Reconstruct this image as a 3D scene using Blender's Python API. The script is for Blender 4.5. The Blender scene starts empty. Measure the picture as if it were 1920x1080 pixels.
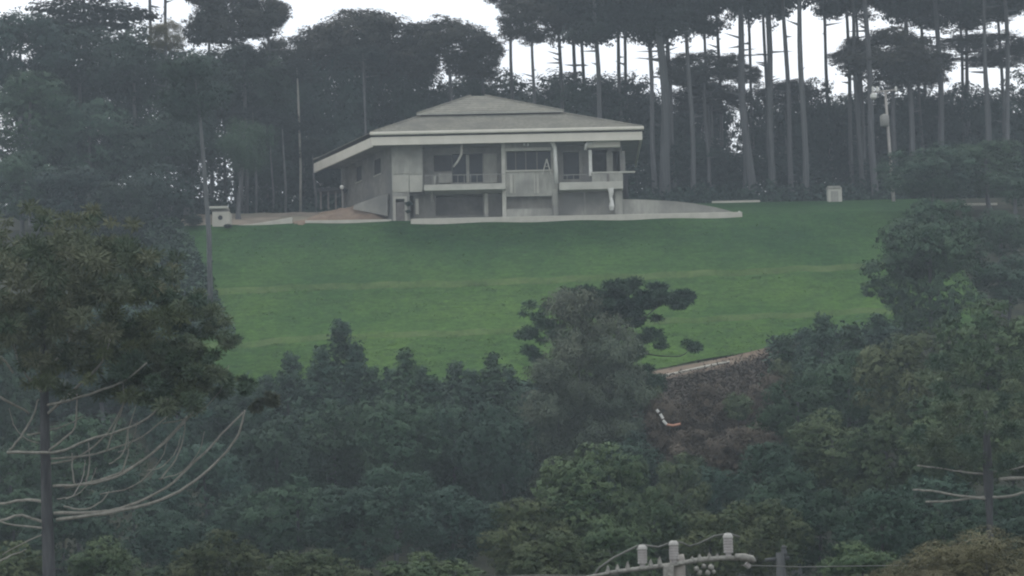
import bpy, math, random
import numpy as np
from mathutils import Matrix, Vector
R = math.radians
scene = bpy.context.scene
col = scene.collection
# ------------------------------------------------------------------ camera
F = 4400.0                       # focal length in pixels of a 1920 px wide frame
PITCH, ROLL = R(6.61), R(1.2)
CAMROT = Matrix.Rotation(math.pi / 2 + PITCH, 3, 'X') @ Matrix.Rotation(-ROLL, 3, 'Z')
cd = bpy.data.cameras.new('camera'); cam = bpy.data.objects.new('camera', cd); col.objects.link(cam)
cam.matrix_world = CAMROT.to_4x4()
cd.sensor_width = 36.0; cd.lens = F / 1920 * 36.0
cd.clip_start = 0.5; cd.clip_end = 3000
cd.dof.use_dof = True; cd.dof.focus_distance = 190; cd.dof.aperture_fstop = 8.0
scene.camera = cam
# ------------------------------------------------------------------ sky
SUN_EL, SUN_ROT = R(62), R(-35)
w = bpy.data.worlds.new('World'); scene.world = w; w.use_nodes = True
nt = w.node_tree; nt.nodes.clear()
out = nt.nodes.new('ShaderNodeOutputWorld'); bg = nt.nodes.new('ShaderNodeBackground')
sky = nt.nodes.new('ShaderNodeTexSky'); sky.sky_type = 'NISHITA'; sky.sun_disc = False
sky.sun_elevation = SUN_EL; sky.sun_rotation = SUN_ROT
mix = nt.nodes.new('ShaderNodeMixRGB'); mix.inputs[0].default_value = 0.9
tc = nt.nodes.new('ShaderNodeTexCoord'); ns = nt.nodes.new('ShaderNodeTexNoise')
ns.inputs['Scale'].default_value = 3.0; ns.inputs['Detail'].default_value = 5
rp = nt.nodes.new('ShaderNodeValToRGB')
rp.color_ramp.elements[0].position = 0.3; rp.color_ramp.elements[0].color = (8.6, 8.9, 9.4, 1)
rp.color_ramp.elements[1].position = 0.7; rp.color_ramp.elements[1].color = (10.4, 10.5, 10.6, 1)
nt.links.new(tc.outputs['Generated'], ns.inputs['Vector']); nt.links.new(ns.outputs['Fac'], rp.inputs[0])
nt.links.new(sky.outputs[0], mix.inputs[1]); nt.links.new(rp.outputs[0], mix.inputs[2])
nt.links.new(mix.outputs[0], bg.inputs[0]); bg.inputs[1].default_value = 0.14
nt.links.new(bg.outputs[0], out.inputs[0])
sd = bpy.data.lights.new('sun', 'SUN'); sd.energy = 1.5; sd.angle = R(14); sd.color = (1.0, 0.96, 0.9)
so = bpy.data.objects.new('sun', sd); col.objects.link(so)
so.rotation_euler = (math.pi / 2 - SUN_EL, 0, math.pi - SUN_ROT)
scene.view_settings.view_transform = 'Standard'; scene.view_settings.look = 'None'
scene.view_settings.gamma = 1; scene.view_settings.use_curve_mapping = False
scene.view_settings.exposure = -0.02
cy = scene.cycles
cy.use_denoising = True
cy.max_bounces = 5; cy.diffuse_bounces = 3; cy.glossy_bounces = 1; cy.transmission_bounces = 2
cy.volume_bounces = 0; cy.transparent_max_bounces = 4
cy.pixel_filter_type = 'BLACKMAN_HARRIS'; cy.filter_width = 2.1
HAZE = 0.00060
# ------------------------------------------------------------------ helpers
def P(px, py, D):
    """place on the plane y = D that the picture point (px, py) looks at"""
    d = CAMROT @ Vector(((px - 960) / F, (540 - py) / F, -1.0))
    return d * (D / d.y)
Z0 = P(1000, 411, 200).z
def tag(o, label=None, cat=None, group=None, kind=None):
    if label: o['label'] = label
    if cat: o['category'] = cat
    if group: o['group'] = group
    if kind: o['kind'] = kind
    return o
def empty(name, loc):
    o = bpy.data.objects.new(name, None); o.location = loc; o.empty_display_size = 0.3
    col.objects.link(o); return o
def link(name, me, parent=None, loc=None):
    o = bpy.data.objects.new(name, me); col.objects.link(o)
    if parent:
        o.parent = parent
    if loc is not None: o.location = loc
    return o
def mesh_np(name, verts, faces, mat=None, smooth=False, tint=None):
    """faces: (n,3) or (n,4) int array"""
    verts = np.asarray(verts, np.float32); faces = np.asarray(faces, np.int32)
    me = bpy.data.meshes.new(name)
    me.vertices.add(len(verts)); me.vertices.foreach_set('co', verts.ravel())
    k = faces.shape[1]; n = len(faces)
    me.loops.add(n * k); me.loops.foreach_set('vertex_index', faces.ravel())
    me.polygons.add(n); me.polygons.foreach_set('loop_start', np.arange(0, n * k, k, dtype=np.int32))
    me.polygons.foreach_set('loop_total', np.full(n, k, np.int32))
    if smooth: me.polygons.foreach_set('use_smooth', np.ones(n, bool))
    if tint is not None:
        a = me.attributes.new('tint', 'FLOAT', 'POINT'); a.data.foreach_set('value', np.asarray(tint, np.float32))
    me.update(); me.validate()
    if mat: me.materials.append(mat)
    return me
class MB:
    """collects faces for one mesh"""
    def __init__(s): s.v = []; s.f = []
    def box(s, x0, x1, y0, y1, z0, z1):
        b = len(s.v)
        s.v += [(x0,y0,z0),(x1,y0,z0),(x1,y1,z0),(x0,y1,z0),(x0,y0,z1),(x1,y0,z1),(x1,y1,z1),(x0,y1,z1)]
        s.f += [(b,b+3,b+2,b+1),(b+4,b+5,b+6,b+7),(b,b+1,b+5,b+4),(b+1,b+2,b+6,b+5),(b+2,b+3,b+7,b+6),(b+3,b,b+4,b+7)]
        return s
    def hexa(s, p):
        b = len(s.v); s.v += [tuple(q) for q in p]
        s.f += [(b,b+3,b+2,b+1),(b+4,b+5,b+6,b+7),(b,b+1,b+5,b+4),(b+1,b+2,b+6,b+5),(b+2,b+3,b+7,b+6),(b+3,b,b+4,b+7)]
        return s
    def prism(s, a, b_, off):
        """bar with a quad cross-section: top edge a->b, thickness vector off, 4 corner style"""
        return s
    def tube(s, pts, rad, n=8, caps=True):
        pts = [Vector(p) for p in pts]
        if not hasattr(rad, '__len__'): rad = [rad] * len(pts)
        base = len(s.v); up = Vector((0.13, 0.31, 0.94)).normalized()
        for i, p in enumerate(pts):
            t = (pts[min(i+1, len(pts)-1)] - pts[max(i-1, 0)]).normalized()
            a = t.cross(up)
            if a.length < 0.05: a = t.cross(Vector((1, 0, 0)))
            a.normalize(); c = t.cross(a).normalized()
            for k in range(n):
                an = 2 * math.pi * k / n
                s.v.append(tuple(p + (a * math.cos(an) + c * math.sin(an)) * rad[i]))
        for i in range(len(pts) - 1):
            for k in range(n):
                q = base + i * n + k; r_ = base + i * n + (k + 1) % n
                s.f.append((q, r_, r_ + n, q + n))
        if caps:
            s.f.append(tuple(base + k for k in range(n))[::-1]); e = base + (len(pts) - 1) * n
            s.f.append(tuple(e + k for k in range(n)))
        return s
    def lathe(s, c, prof, n=14):
        b = len(s.v)
        for r_, z in prof:
            for k in range(n):
                an = 2 * math.pi * k / n; s.v.append((c[0] + r_ * math.cos(an), c[1] + r_ * math.sin(an), c[2] + z))
        for i in range(len(prof) - 1):
            for k in range(n):
                q = b + i * n + k; t = b + i * n + (k + 1) % n; s.f.append((q, t, t + n, q + n))
        s.f.append(tuple(b + k for k in range(n))[::-1]); e = b + (len(prof) - 1) * n; s.f.append(tuple(e + k for k in range(n)))
        return s
    def build(s, name, mat, parent=None, bevel=0, smooth=False):
        me = bpy.data.meshes.new(name); 
        org = Vector((0, 0, 0))
        if parent:
            q = parent
            while q: org += q.location; q = q.parent
        vv = [(a - org.x, b - org.y, c - org.z) for a, b, c in s.v]
        me.from_pydata(vv, [], s.f); me.update()
        if mat: me.materials.append(mat)
        if smooth:
            for p in me.polygons: p.use_smooth = True
        o = link(name, me, parent)
        if bevel:
            m = o.modifiers.new('bevel', 'BEVEL'); m.width = bevel; m.segments = 1; m.limit_method = 'ANGLE'
        return o
# ------------------------------------------------------------------ materials
def mat(name, c1, c2, scale=2.0, rough=0.85, bump=0.15, detail=6, spec=0.15, stain=None, attr=False, objrand=0.0, stretch=None, c3=None):
    m = bpy.data.materials.new(name); m.use_nodes = True; t = m.node_tree; n = t.nodes; l = t.links
    b = n['Principled BSDF']; b.inputs['Roughness'].default_value = rough; b.inputs['Specular IOR Level'].default_value = spec
    co = n.new('ShaderNodeTexCoord'); mp = n.new('ShaderNodeMapping'); l.new(co.outputs['Object'], mp.inputs[0])
    if stretch: mp.inputs['Scale'].default_value = stretch
    no = n.new('ShaderNodeTexNoise'); no.inputs['Scale'].default_value = scale; no.inputs['Detail'].default_value = detail
    no.inputs['Roughness'].default_value = 0.62
    l.new(mp.outputs[0], no.inputs['Vector'])
    cr = n.new('ShaderNodeValToRGB'); cr.color_ramp.elements[0].position = 0.32; cr.color_ramp.elements[1].position = 0.68
    cr.color_ramp.elements[0].color = (*c1, 1); cr.color_ramp.elements[1].color = (*c2, 1)
    src = no.outputs['Fac']
    if attr:
        at = n.new('ShaderNodeAttribute'); at.attribute_name = 'tint'; src = at.outputs['Fac']
        cr.color_ramp.elements[0].position = 0.0; cr.color_ramp.elements[1].position = 1.0
    l.new(src, cr.inputs[0]); c = cr.outputs[0]
    if c3:
        n3 = n.new('ShaderNodeTexNoise'); n3.inputs['Scale'].default_value = scale * 0.17; n3.inputs['Detail'].default_value = 3
        l.new(co.outputs['Object'], n3.inputs['Vector'])
        r3 = n.new('ShaderNodeValToRGB'); r3.color_ramp.elements[0].position = 0.45; r3.color_ramp.elements[1].position = 0.66
        m3 = n.new('ShaderNodeMixRGB'); l.new(n3.outputs['Fac'], r3.inputs[0]); l.new(r3.outputs[0], m3.inputs[0])
        l.new(c, m3.inputs[1]); m3.inputs[2].default_value = (*c3, 1); c = m3.outputs[0]
    if objrand:
        oi = n.new('ShaderNodeObjectInfo'); hs = n.new('ShaderNodeHueSaturation'); 
        mr = n.new('ShaderNodeMapRange'); mr.inputs[3].default_value = 1 - objrand; mr.inputs[4].default_value = 1 + objrand
        l.new(oi.outputs['Random'], mr.inputs[0]); l.new(mr.outputs[0], hs.inputs['Value']); l.new(c, hs.inputs['Color']); c = hs.outputs[0]
        mh = n.new('ShaderNodeMapRange'); mh.inputs[3].default_value = 0.47; mh.inputs[4].default_value = 0.53
        ml = n.new('ShaderNodeMath'); ml.operation = 'FRACT'; mm = n.new('ShaderNodeMath'); mm.operation = 'MULTIPLY'; mm.inputs[1].default_value = 7.31
        l.new(oi.outputs['Random'], mm.inputs[0]); l.new(mm.outputs[0], ml.inputs[0]); l.new(ml.outputs[0], mh.inputs[0]); l.new(mh.outputs[0], hs.inputs['Hue'])
    l.new(c, b.inputs['Base Color'])
    if bump:
        bp = n.new('ShaderNodeBump'); bp.inputs['Strength'].default_value = bump; bp.inputs['Distance'].default_value = 0.1
        l.new(no.outputs['Fac'], bp.inputs['Height']); l.new(bp.outputs[0], b.inputs['Normal'])
    return m
M = {}
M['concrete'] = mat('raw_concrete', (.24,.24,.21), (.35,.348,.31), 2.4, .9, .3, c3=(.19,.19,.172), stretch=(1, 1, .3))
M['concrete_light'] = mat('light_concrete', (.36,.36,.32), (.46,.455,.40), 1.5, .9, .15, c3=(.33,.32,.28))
M['render'] = mat('cement_render', (.20,.197,.178), (.285,.28,.25), 2.0, .95, .25, c3=(.16,.16,.15), stretch=(1, 1, .35))
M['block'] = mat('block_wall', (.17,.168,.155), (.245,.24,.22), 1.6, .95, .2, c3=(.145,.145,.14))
M['fascia'] = mat('fascia_paint', (.50,.48,.415), (.58,.555,.485), 1.0, .7, .05)
M['white'] = mat('white_plastic', (.50,.50,.47), (.60,.60,.56), 3, .5, .03)
M['roof'] = mat('roof_tile', (.14,.14,.118), (.235,.23,.195), 3.2, .9, .3, c3=(.15,.148,.13))
M['dark'] = mat('dark_timber_and_shade', (.03,.03,.033), (.05,.05,.055), 3, .7, .1)
M['glass'] = mat('dark_glass', (.02,.025,.03), (.028,.032,.036), 2, .25, 0, spec=.12)
M['cap'] = mat('insulator_cap', (.30,.30,.285), (.40,.40,.38), 5, .5, 0)
M['door'] = mat('door_board', (.12,.11,.105), (.17,.155,.145), 3, .7, .1)
M['kerb'] = mat('pale_kerb', (.36,.35,.30), (.45,.435,.38), 1.3, .9, .15)
M['soil'] = mat('red_brown_soil', (.12,.088,.065), (.19,.145,.11), 1.1, 1, .5, c3=(.13,.125,.09))
M['dirt'] = mat('pale_dirt', (.15,.13,.105), (.27,.235,.19), .8, 1, .4, c3=(.18,.17,.13))
M['bark'] = mat('pine_bark', (.045,.049,.052), (.115,.120,.122), 5, .95, .5, stretch=(1,1,.15), objrand=.25)
M['barkpale'] = mat('pale_bark', (.17,.17,.148), (.31,.30,.262), 6, .9, .4, stretch=(1,1,.3))
M['pole'] = mat('pole_concrete', (.24,.23,.215), (.33,.315,.29), 5, .9, .2)
M['porcelain'] = mat('porcelain_insulator', (.26,.25,.245), (.34,.33,.32), 6, .4, .05, spec=.4)
M['metal'] = mat('weathered_metal', (.13,.13,.12), (.30,.30,.275), 22, .6, .2)
M['wire'] = mat('wire_alu', (.09,.095,.09), (.15,.155,.145), 4, .6, 0)
M['earth'] = mat('forest_floor', (.014,.018,.012), (.035,.038,.022), .7, 1, .5)
M['orange'] = mat('orange_plastic', (.36,.17,.11), (.42,.24,.17), 4, .6, 0)
def leafmat(name, a, b, rnd=.18):
    m = mat(name, a, b, 3, .75, 0, attr=True, objrand=rnd, spec=.12); return m
M['pine_leaf'] = leafmat('pine_needles', (.011,.020,.020), (.032,.044,.038))
M['umbr_leaf'] = leafmat('umbrella_pine_needles', (.018,.024,.022), (.055,.054,.042))
M['dark_leaf'] = leafmat('dark_foliage', (.012,.027,.023), (.034,.058,.043))
M['broad_leaf'] = leafmat('broad_foliage', (.022,.048,.026), (.105,.136,.066))
M['bluegreen_leaf'] = leafmat('bluegreen_foliage', (.018,.044,.030), (.056,.098,.058))
M['feather_leaf'] = leafmat('feathery_foliage', (.042,.062,.044), (.105,.122,.082))
M['arau_leaf'] = leafmat('araucaria_needles', (.042,.078,.048), (.150,.172,.108))
M['brown_leaf'] = leafmat('brownish_foliage', (.075,.073,.044), (.135,.122,.074))
M['scrub_leaf'] = leafmat('brown_scrub', (.062,.052,.040), (.105,.088,.066), 0)
M['tuft_leaf'] = leafmat('grass_tuft', (.058,.112,.026), (.105,.165,.045), 0)
# lawn: green grass with slow colour changes and mowing streaks
def lawn_mat():
    m = bpy.data.materials.new('lawn_grass'); m.use_nodes = True; n = m.node_tree.nodes; l = m.node_tree.links
    b = n['Principled BSDF']; b.inputs['Roughness'].default_value = .95; b.inputs['Specular IOR Level'].default_value = .05
    co = n.new('ShaderNodeTexCoord')
    def noise(sc, det, st=None):
        mp = n.new('ShaderNodeMapping'); l.new(co.outputs['Object'], mp.inputs[0])
        if st: mp.inputs['Scale'].default_value = st
        x = n.new('ShaderNodeTexNoise'); x.inputs['Scale'].default_value = sc; x.inputs['Detail'].default_value = det
        x.inputs['Roughness'].default_value = .65; l.new(mp.outputs[0], x.inputs['Vector']); return x.outputs['Fac']
    a = noise(.11, 5, (1, .7, 1)); c = noise(1.5, 6, (.6, 1, 1)); d = noise(3.2, 6, (1, .6, 1))
    r1 = n.new('ShaderNodeValToRGB'); r1.color_ramp.elements[0].position = .35; r1.color_ramp.elements[1].position = .68
    r1.color_ramp.elements[0].color = (.036,.086,.023, 1); r1.color_ramp.elements[1].color = (.068,.130,.029, 1); l.new(a, r1.inputs[0])
    r2 = n.new('ShaderNodeValToRGB'); r2.color_ramp.elements[0].position = .3; r2.color_ramp.elements[1].position = .75
    r2.color_ramp.elements[0].color = (.6,.62,.66,1); r2.color_ramp.elements[1].color = (1.25,1.22,1.12,1); l.new(c, r2.inputs[0])
    m1 = n.new('ShaderNodeMixRGB'); m1.blend_type = 'MULTIPLY'; m1.inputs[0].default_value = 1; l.new(r1.outputs[0], m1.inputs[1]); l.new(r2.outputs[0], m1.inputs[2])
    r3 = n.new('ShaderNodeValToRGB'); r3.color_ramp.elements[0].position = .3; r3.color_ramp.elements[1].position = .7
    r3.color_ramp.elements[0].color = (.58,.62,.66,1); r3.color_ramp.elements[1].color = (1.32,1.28,1.2,1); l.new(d, r3.inputs[0])
    m2 = n.new('ShaderNodeMixRGB'); m2.blend_type = 'MULTIPLY'; m2.inputs[0].default_value = 1; l.new(m1.outputs[0], m2.inputs[1]); l.new(r3.outputs[0], m2.inputs[2])
    # paler rim along the little terrace edges (tint attribute)
    at = n.new('ShaderNodeAttribute'); at.attribute_name = 'tint'
    m3 = n.new('ShaderNodeMixRGB'); l.new(at.outputs['Fac'], m3.inputs[0]); sp = n.new('ShaderNodeSeparateXYZ'); l.new(co.outputs['Object'], sp.inputs[0])
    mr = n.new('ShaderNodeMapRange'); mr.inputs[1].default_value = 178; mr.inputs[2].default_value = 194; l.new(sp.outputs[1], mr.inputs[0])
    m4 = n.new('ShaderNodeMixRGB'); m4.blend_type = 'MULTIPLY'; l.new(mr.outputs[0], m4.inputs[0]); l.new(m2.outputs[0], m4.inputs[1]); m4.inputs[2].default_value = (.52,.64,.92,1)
    l.new(m4.outputs[0], m3.inputs[1]); m3.inputs[2].default_value = (.13,.17,.07,1)
    l.new(m3.outputs[0], b.inputs['Base Color'])
    bp = n.new('ShaderNodeBump'); bp.inputs['Strength'].default_value = .5; bp.inputs['Distance'].default_value = .15
    l.new(c, bp.inputs['Height']); l.new(bp.outputs[0], b.inputs['Normal']); return m
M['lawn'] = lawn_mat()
# ------------------------------------------------------------------ terrain
XL, XR = P(735, 411, 200).x, P(1168, 411, 200).x
XE = P(1388, 403, 200).x                                    # end of the curved retaining wall
ZB = P(1500, 378, 214).z                                    # yard level at the tree line
YP = [-60, 0, 40, 100, 122, 140, 152, 166, 183, 200, 214, 230, 260, 330, 700]
_z166 = P(1000, 705, 166).z
ZP = [-9.5, -9.2, -9, -8, -4.5, 2.0, 7.2, _z166, (_z166 + Z0) / 2 - .35, Z0, ZB, ZB + .9, ZB + 1.0, ZB - 8, ZB - 60]
def walltop(x):
    pts = [(1165, 373), (1215, 374.5), (1260, 377), (1300, 381), (1340, 388), (1370, 396), (1388, 403.5)]
    xs = [P(a, b, 200.3).x for a, b in pts]; zs = [P(a, b, 200.3).z for a, b in pts]
    return np.interp(x, xs, zs)
def zg(x, y):
    x = np.asarray(x, float); y = np.asarray(y, float)
    z = np.interp(y, YP, ZP)
    # gentle waviness away from the lawn
    wv = np.sin(x * .09 + 1.3) * np.cos(y * .06) * .8 + np.sin(x * .21 + y * .13) * .3
    k = np.clip((150 - y) / 30, 0, 1) + np.clip((y - 222) / 20, 0, 1)
    z = z + wv * np.clip(k, 0, 1)
    # house pad cut into the slope
    inn = (x > XL - .2) & (x < XR + .3) & (y > 199.6) & (y < 211.5)
    z = np.where(inn, Z0 - .05, z)
    # filled ground behind the curved retaining wall
    rt = (x >= XR + .3) & (x < XE) & (y > 200.55) & (y <= 214)
    zt = walltop(x)
    z = np.where(rt, zt - .1 + (ZB - zt + .1) * np.clip((y - 200.6) / 13.4, 0, 1), z)
    return z
def gz(x, y): return float(zg(x, y))
yl = np.unique(np.concatenate([np.arange(-60, 190, 2.0), np.arange(190, 199.3, 1), np.arange(199.3, 201.5, .2), np.arange(201.5, 216, .75),
                               np.arange(216, 270, 2.5), np.arange(270, 701, 25)]))
xl = np.unique(np.concatenate([np.arange(-300, -60, 20), np.arange(-60, -20, 2), np.arange(-20, 32, .75), np.arange(32, 70, 2), np.arange(70, 310, 20)]))
def inlawn(x, y):
    return (x > -26) & (x < 27) & (y > 168) & (y < 199.4)
X_, Y_ = np.meshgrid(xl, yl); Z_ = zg(X_, Y_)
Z_ = Z_ - .3 * inlawn(X_, Y_) - .3 * ((X_ > XR + 1.2) & (X_ < 30) & (Y_ > 201) & (Y_ < 213))
def grid_mesh(name, X, Y, Z, m, tint=None):
    h, w_ = X.shape; i = np.arange(h * w_).reshape(h, w_)
    f = np.stack([i[:-1, :-1], i[:-1, 1:], i[1:, 1:], i[1:, :-1]], -1).reshape(-1, 4)
    return mesh_np(name, np.stack([X, Y, Z], -1).reshape(-1, 3), f, m, True, tint)
tag(link('ground', grid_mesh('ground', X_, Y_, Z_, M['earth'])), kind='structure')
# lawn sheet: two shallow terrace steps run across it
rng = np.random.default_rng(5)
def ground_y(px, py, lo=130, hi=216):
    """distance at which the sight line through (px,py) meets the slope"""
    for D in np.arange(lo, hi, .1):
        p = P(px, py, float(D))
        if p.z <= gz(p.x, D) + 1e-3: return float(D), p.x
    return hi, P(px, py, hi).x
def terr(px_py):
    a = [ground_y(*q) for q in px_py]; a = sorted([(x, d) for d, x in a]); return [q[0] for q in a], [q[1] for q in a]
T1 = terr([(420, 552), (620, 543), (900, 537), (1200, 524), (1400, 516), (1640, 504)])
T2 = terr([(430, 652), (620, 637), (900, 628), (1150, 612), (1400, 600), (1640, 588)])
FR = terr([(420, 760), (520, 745), (760, 735), (1000, 722), (1150, 705), (1230, 693), (1330, 674), (1450, 652), (1560, 636), (1700, 620)])
def lawn_z(x, y):
    z = zg(x, y); t = np.zeros_like(z)
    for T, h in ((T1, .34), (T2, .28)):
        yt = np.interp(x, *T) + .12 * np.sin(x * 1.7)
        d = y - yt
        z = z + h * np.where(d > 0, np.exp(-d / 5), 0) * np.clip((d + .4) / .4, 0, 1) - np.where((d < 0) & (d > -6), (1 + d / 6) * .0, 0)
        br = .5 + .5 * np.sin(x * .9 + h * 40) * np.sin(x * .37 + 2)
        t += np.exp(-(d / .22) ** 2) * (.4 + .6 * br) * .6
    z += .05 * np.sin(x * .8 + y * .3) * np.sin(y * .7)
    return z, t
U, V = np.meshgrid(np.linspace(0, 1, 260), np.linspace(0, 1, 150))
xa, xb = P(300, 430, 200).x - 1, P(1700, 390, 200).x + 2
XX = xa + (xb - xa) * U; yf = np.interp(XX, *FR)
YY = yf + (199.95 - yf) * V
ZZ, tt = lawn_z(XX, YY)
lawn_fade = np.clip((200 - YY) / 4, 0, 1)
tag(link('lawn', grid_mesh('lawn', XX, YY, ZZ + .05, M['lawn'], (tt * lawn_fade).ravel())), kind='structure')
# upper lawn to the right, above the retaining wall
U, V = np.meshgrid(np.linspace(0, 1, 90), np.linspace(0, 1, 50))
XX = XR + .8 + (xb + 3 - XR - .8) * U; y0 = np.where(XX < XE, 200.75, 199.9); YY = y0 + (213.6 - y0) * V
ZZ = zg(XX, YY) + .06
ZZ = np.where(XX < XE + 1.5, ZZ + 0, ZZ)
tag(link('upper_lawn', grid_mesh('upper_lawn', XX, YY, ZZ, M['lawn'], np.zeros(XX.size))), kind='structure')
# bare yard to the left of the house
U, V = np.meshgrid(np.linspace(0, 1, 60), np.linspace(0, 1, 40))
xd = P(320, 430, 200).x
XX = xd + (XL - .3 - xd) * U; YY = 200.0 + 13 * V
tag(link('dirt_yard', grid_mesh('dirt_yard', XX, YY, zg(XX, YY) + .06 + .04 * np.sin(XX * 2) * np.sin(YY * 3), M['dirt'], None)), kind='structure')

# ------------------------------------------------------------------ house
def bx(px0, py0, px1, py1, D, depth):
    """world box spanning the picture rectangle on plane y=D, reaching back by depth"""
    xm, ym = (px0 + px1) / 2, (py0 + py1) / 2
    return P(px0, ym, D).x, P(px1, ym, D).x, D, D + depth, P(xm, py1, D).z, P(xm, py0, D).z
def holed_wall(x0, x1, z0, z1, y, th, holes):
    xs = sorted({x0, x1, *[min(max(h[i], x0), x1) for h in holes for i in (0, 1)]})
    zs = sorted({z0, z1, *[min(max(h[i], z0), z1) for h in holes for i in (2, 3)]})
    occ = {}
    for i in range(len(xs) - 1):
        for j in range(len(zs) - 1):
            cx, cz = (xs[i] + xs[i+1]) / 2, (zs[j] + zs[j+1]) / 2
            occ[i, j] = not any(h[0] < cx < h[1] and h[2] < cz < h[3] for h in holes)
    m = MB()
    def q(*p): b = len(m.v); m.v.extend(p); m.f.append((b, b+1, b+2, b+3))
    Y = y + th
    for (i, j), o in occ.items():
        if not o: continue
        a, b, c, d = xs[i], xs[i+1], zs[j], zs[j+1]
        q((a,y,c),(b,y,c),(b,y,d),(a,y,d)); q((b,Y,c),(a,Y,c),(a,Y,d),(b,Y,d))
        if not occ.get((i-1, j)): q((a,Y,c),(a,y,c),(a,y,d),(a,Y,d))
        if not occ.get((i+1, j)): q((b,y,c),(b,Y,c),(b,Y,d),(b,y,d))
        if not occ.get((i, j-1)): q((a,Y,c),(b,Y,c),(b,y,c),(a,y,c))
        if not occ.get((i, j+1)): q((a,y,d),(b,y,d),(b,Y,d),(a,Y,d))
    return m
def hole(px0, py0, px1, py1, D):
    a = bx(px0, py0, px1, py1, D, 0); return (a[0], a[1], a[4], a[5])
house = empty('house', (0, 200, Z0))
tag(house, 'unfinished grey concrete house with wide hipped tile roof on top of the lawn', 'house')
def hb(name, r, D, depth, m, bev=0.015, parent=None):
    return MB().box(*bx(*r, D, depth)).build(name, M[m], parent or house, bev)
ZU = P(960, 350, 200).z          # upper floor level
ZE = P(960, 262, 198.8).z        # underside of the eaves
ZT = ZE + .12
# left corner block
xa0, xa1 = P(735, 340, 200).x, P(793, 340, 200).x
dh = hole(742, 373, 759, 420, 200)
x768 = P(768, 385, 200).x
holed_wall(xa0, x768, Z0 - .2, ZU - .12, 200, .25, [(dh[0], dh[1], Z0 - .3, dh[3])]).build('wall', M['render'], house)
MB().box(xa0, xa1, 200, 200.3, ZU - .12, ZT).build('wall', M['concrete'], house)
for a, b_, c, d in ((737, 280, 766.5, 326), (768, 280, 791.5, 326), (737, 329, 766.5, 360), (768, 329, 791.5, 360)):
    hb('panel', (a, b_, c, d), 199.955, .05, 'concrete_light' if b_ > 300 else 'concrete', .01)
df = holed_wall(dh[0] - .2, dh[1] + .2, Z0 - .1, dh[3] + .2, 199.93, .12, [(dh[0], dh[1], Z0 - .3, dh[3])]).build('door_frame', M['concrete_light'], house)
dr = MB().box(dh[0], dh[1], 200.12, 200.17, Z0 - .03, dh[3] - .25).build('door', M['door'], house)
MB().box(dh[1] - .12, dh[1] - .07, 200.06, 200.12, Z0 + .95, Z0 + 1.1).build('handle', M['metal'], dr)
# left side wall, receding and turning away to the left
SA = P(735, 340, 200); SB = P(640, 350, 212)
sdir = (Vector((SB.x, 212, 0)) - Vector((SA.x, 200.3, 0)))
def side_wall():
    """strip of wall along the receding side with two window openings"""
    L = sdir.length; t = sdir.normalized(); nrm = Vector((t.y, -t.x, 0))
    def spt(s, z, off=0.): p = Vector((SA.x, 200.3, 0)) + t * s + nrm * off; return (p.x, p.y, z)
    def sof(px):         # distance along the wall seen at picture column px
        best = min(np.linspace(0, L, 400), key=lambda s: abs(960 + F * ((CAMROT.inverted() @ Vector(spt(s, 34.5))).x / -(CAMROT.inverted() @ Vector(spt(s, 34.5))).z) - px)); return float(best)
    def zof(s, py):
        p = spt(s, 0); return min(np.linspace(28, 38, 500), key=lambda z: abs(540 - F * ((CAMROT.inverted() @ Vector((p[0], p[1], z))).y / -(CAMROT.inverted() @ Vector((p[0], p[1], z))).z) - py))
    hs = []
    for px0, px1, py0, py1 in ((701, 714, 298, 327), (667, 678, 312, 340)):
        s0, s1 = sorted((sof(px0), sof(px1))); sm = (s0 + s1) / 2
        hs.append((s0, s1, float(zof(sm, py1)), float(zof(sm, py0))))
    m = holed_wall(0, L, Z0 - .2, ZT, 0, .2, hs)
    m.v = [spt(a, c, b) for a, b, c in m.v]
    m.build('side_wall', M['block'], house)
    for s0, s1, z0, z1 in hs:
        k = MB(); k.box(s0 - .06, s1 + .06, -.05, .07, z0 - .1, z0); k.v = [spt(a, c, b) for a, b, c in k.v]
        wn = MB().box(s0, s1, .1, .14, z0, z1); wn.v = [spt(a, c, b) for a, b, c in wn.v]
        o = wn.build('window', M['dark'], house); k.build('sill', M['concrete_light'], o)
side_wall()
# pale sloping stair wall in front of the side
p1, p2, p3, p4 = P(662, 392, 202), P(727, 405, 200.6), P(727, 362, 200.6), P(664, 384, 202)
off = Vector((.05, .25, 0))
MB().hexa([p1, p2, p2 + off, p1 + off, p4, p3, p3 + off, p4 + off]).build('stair_wall', M['render'], house)
# upper recess wall 1 with big opening
xu0, xu1 = P(793, 310, 200).x, P(942, 310, 200).x
hop = [hole(848, 288, 905, 342, 201.6)]
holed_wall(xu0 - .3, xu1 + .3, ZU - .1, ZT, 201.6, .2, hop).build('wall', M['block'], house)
hb('mullion', (874, 290, 880, 342), 201.55, .15, 'concrete', .01)
hb('cladding', (814, 291, 847, 321), 201.53, .06, 'dark', .01)
hb('half_wall', (822, 325, 847, 343), 201.35, .18, 'concrete')
hb('pilaster', (907, 288, 932, 343), 201.5, .1, 'concrete')
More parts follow.
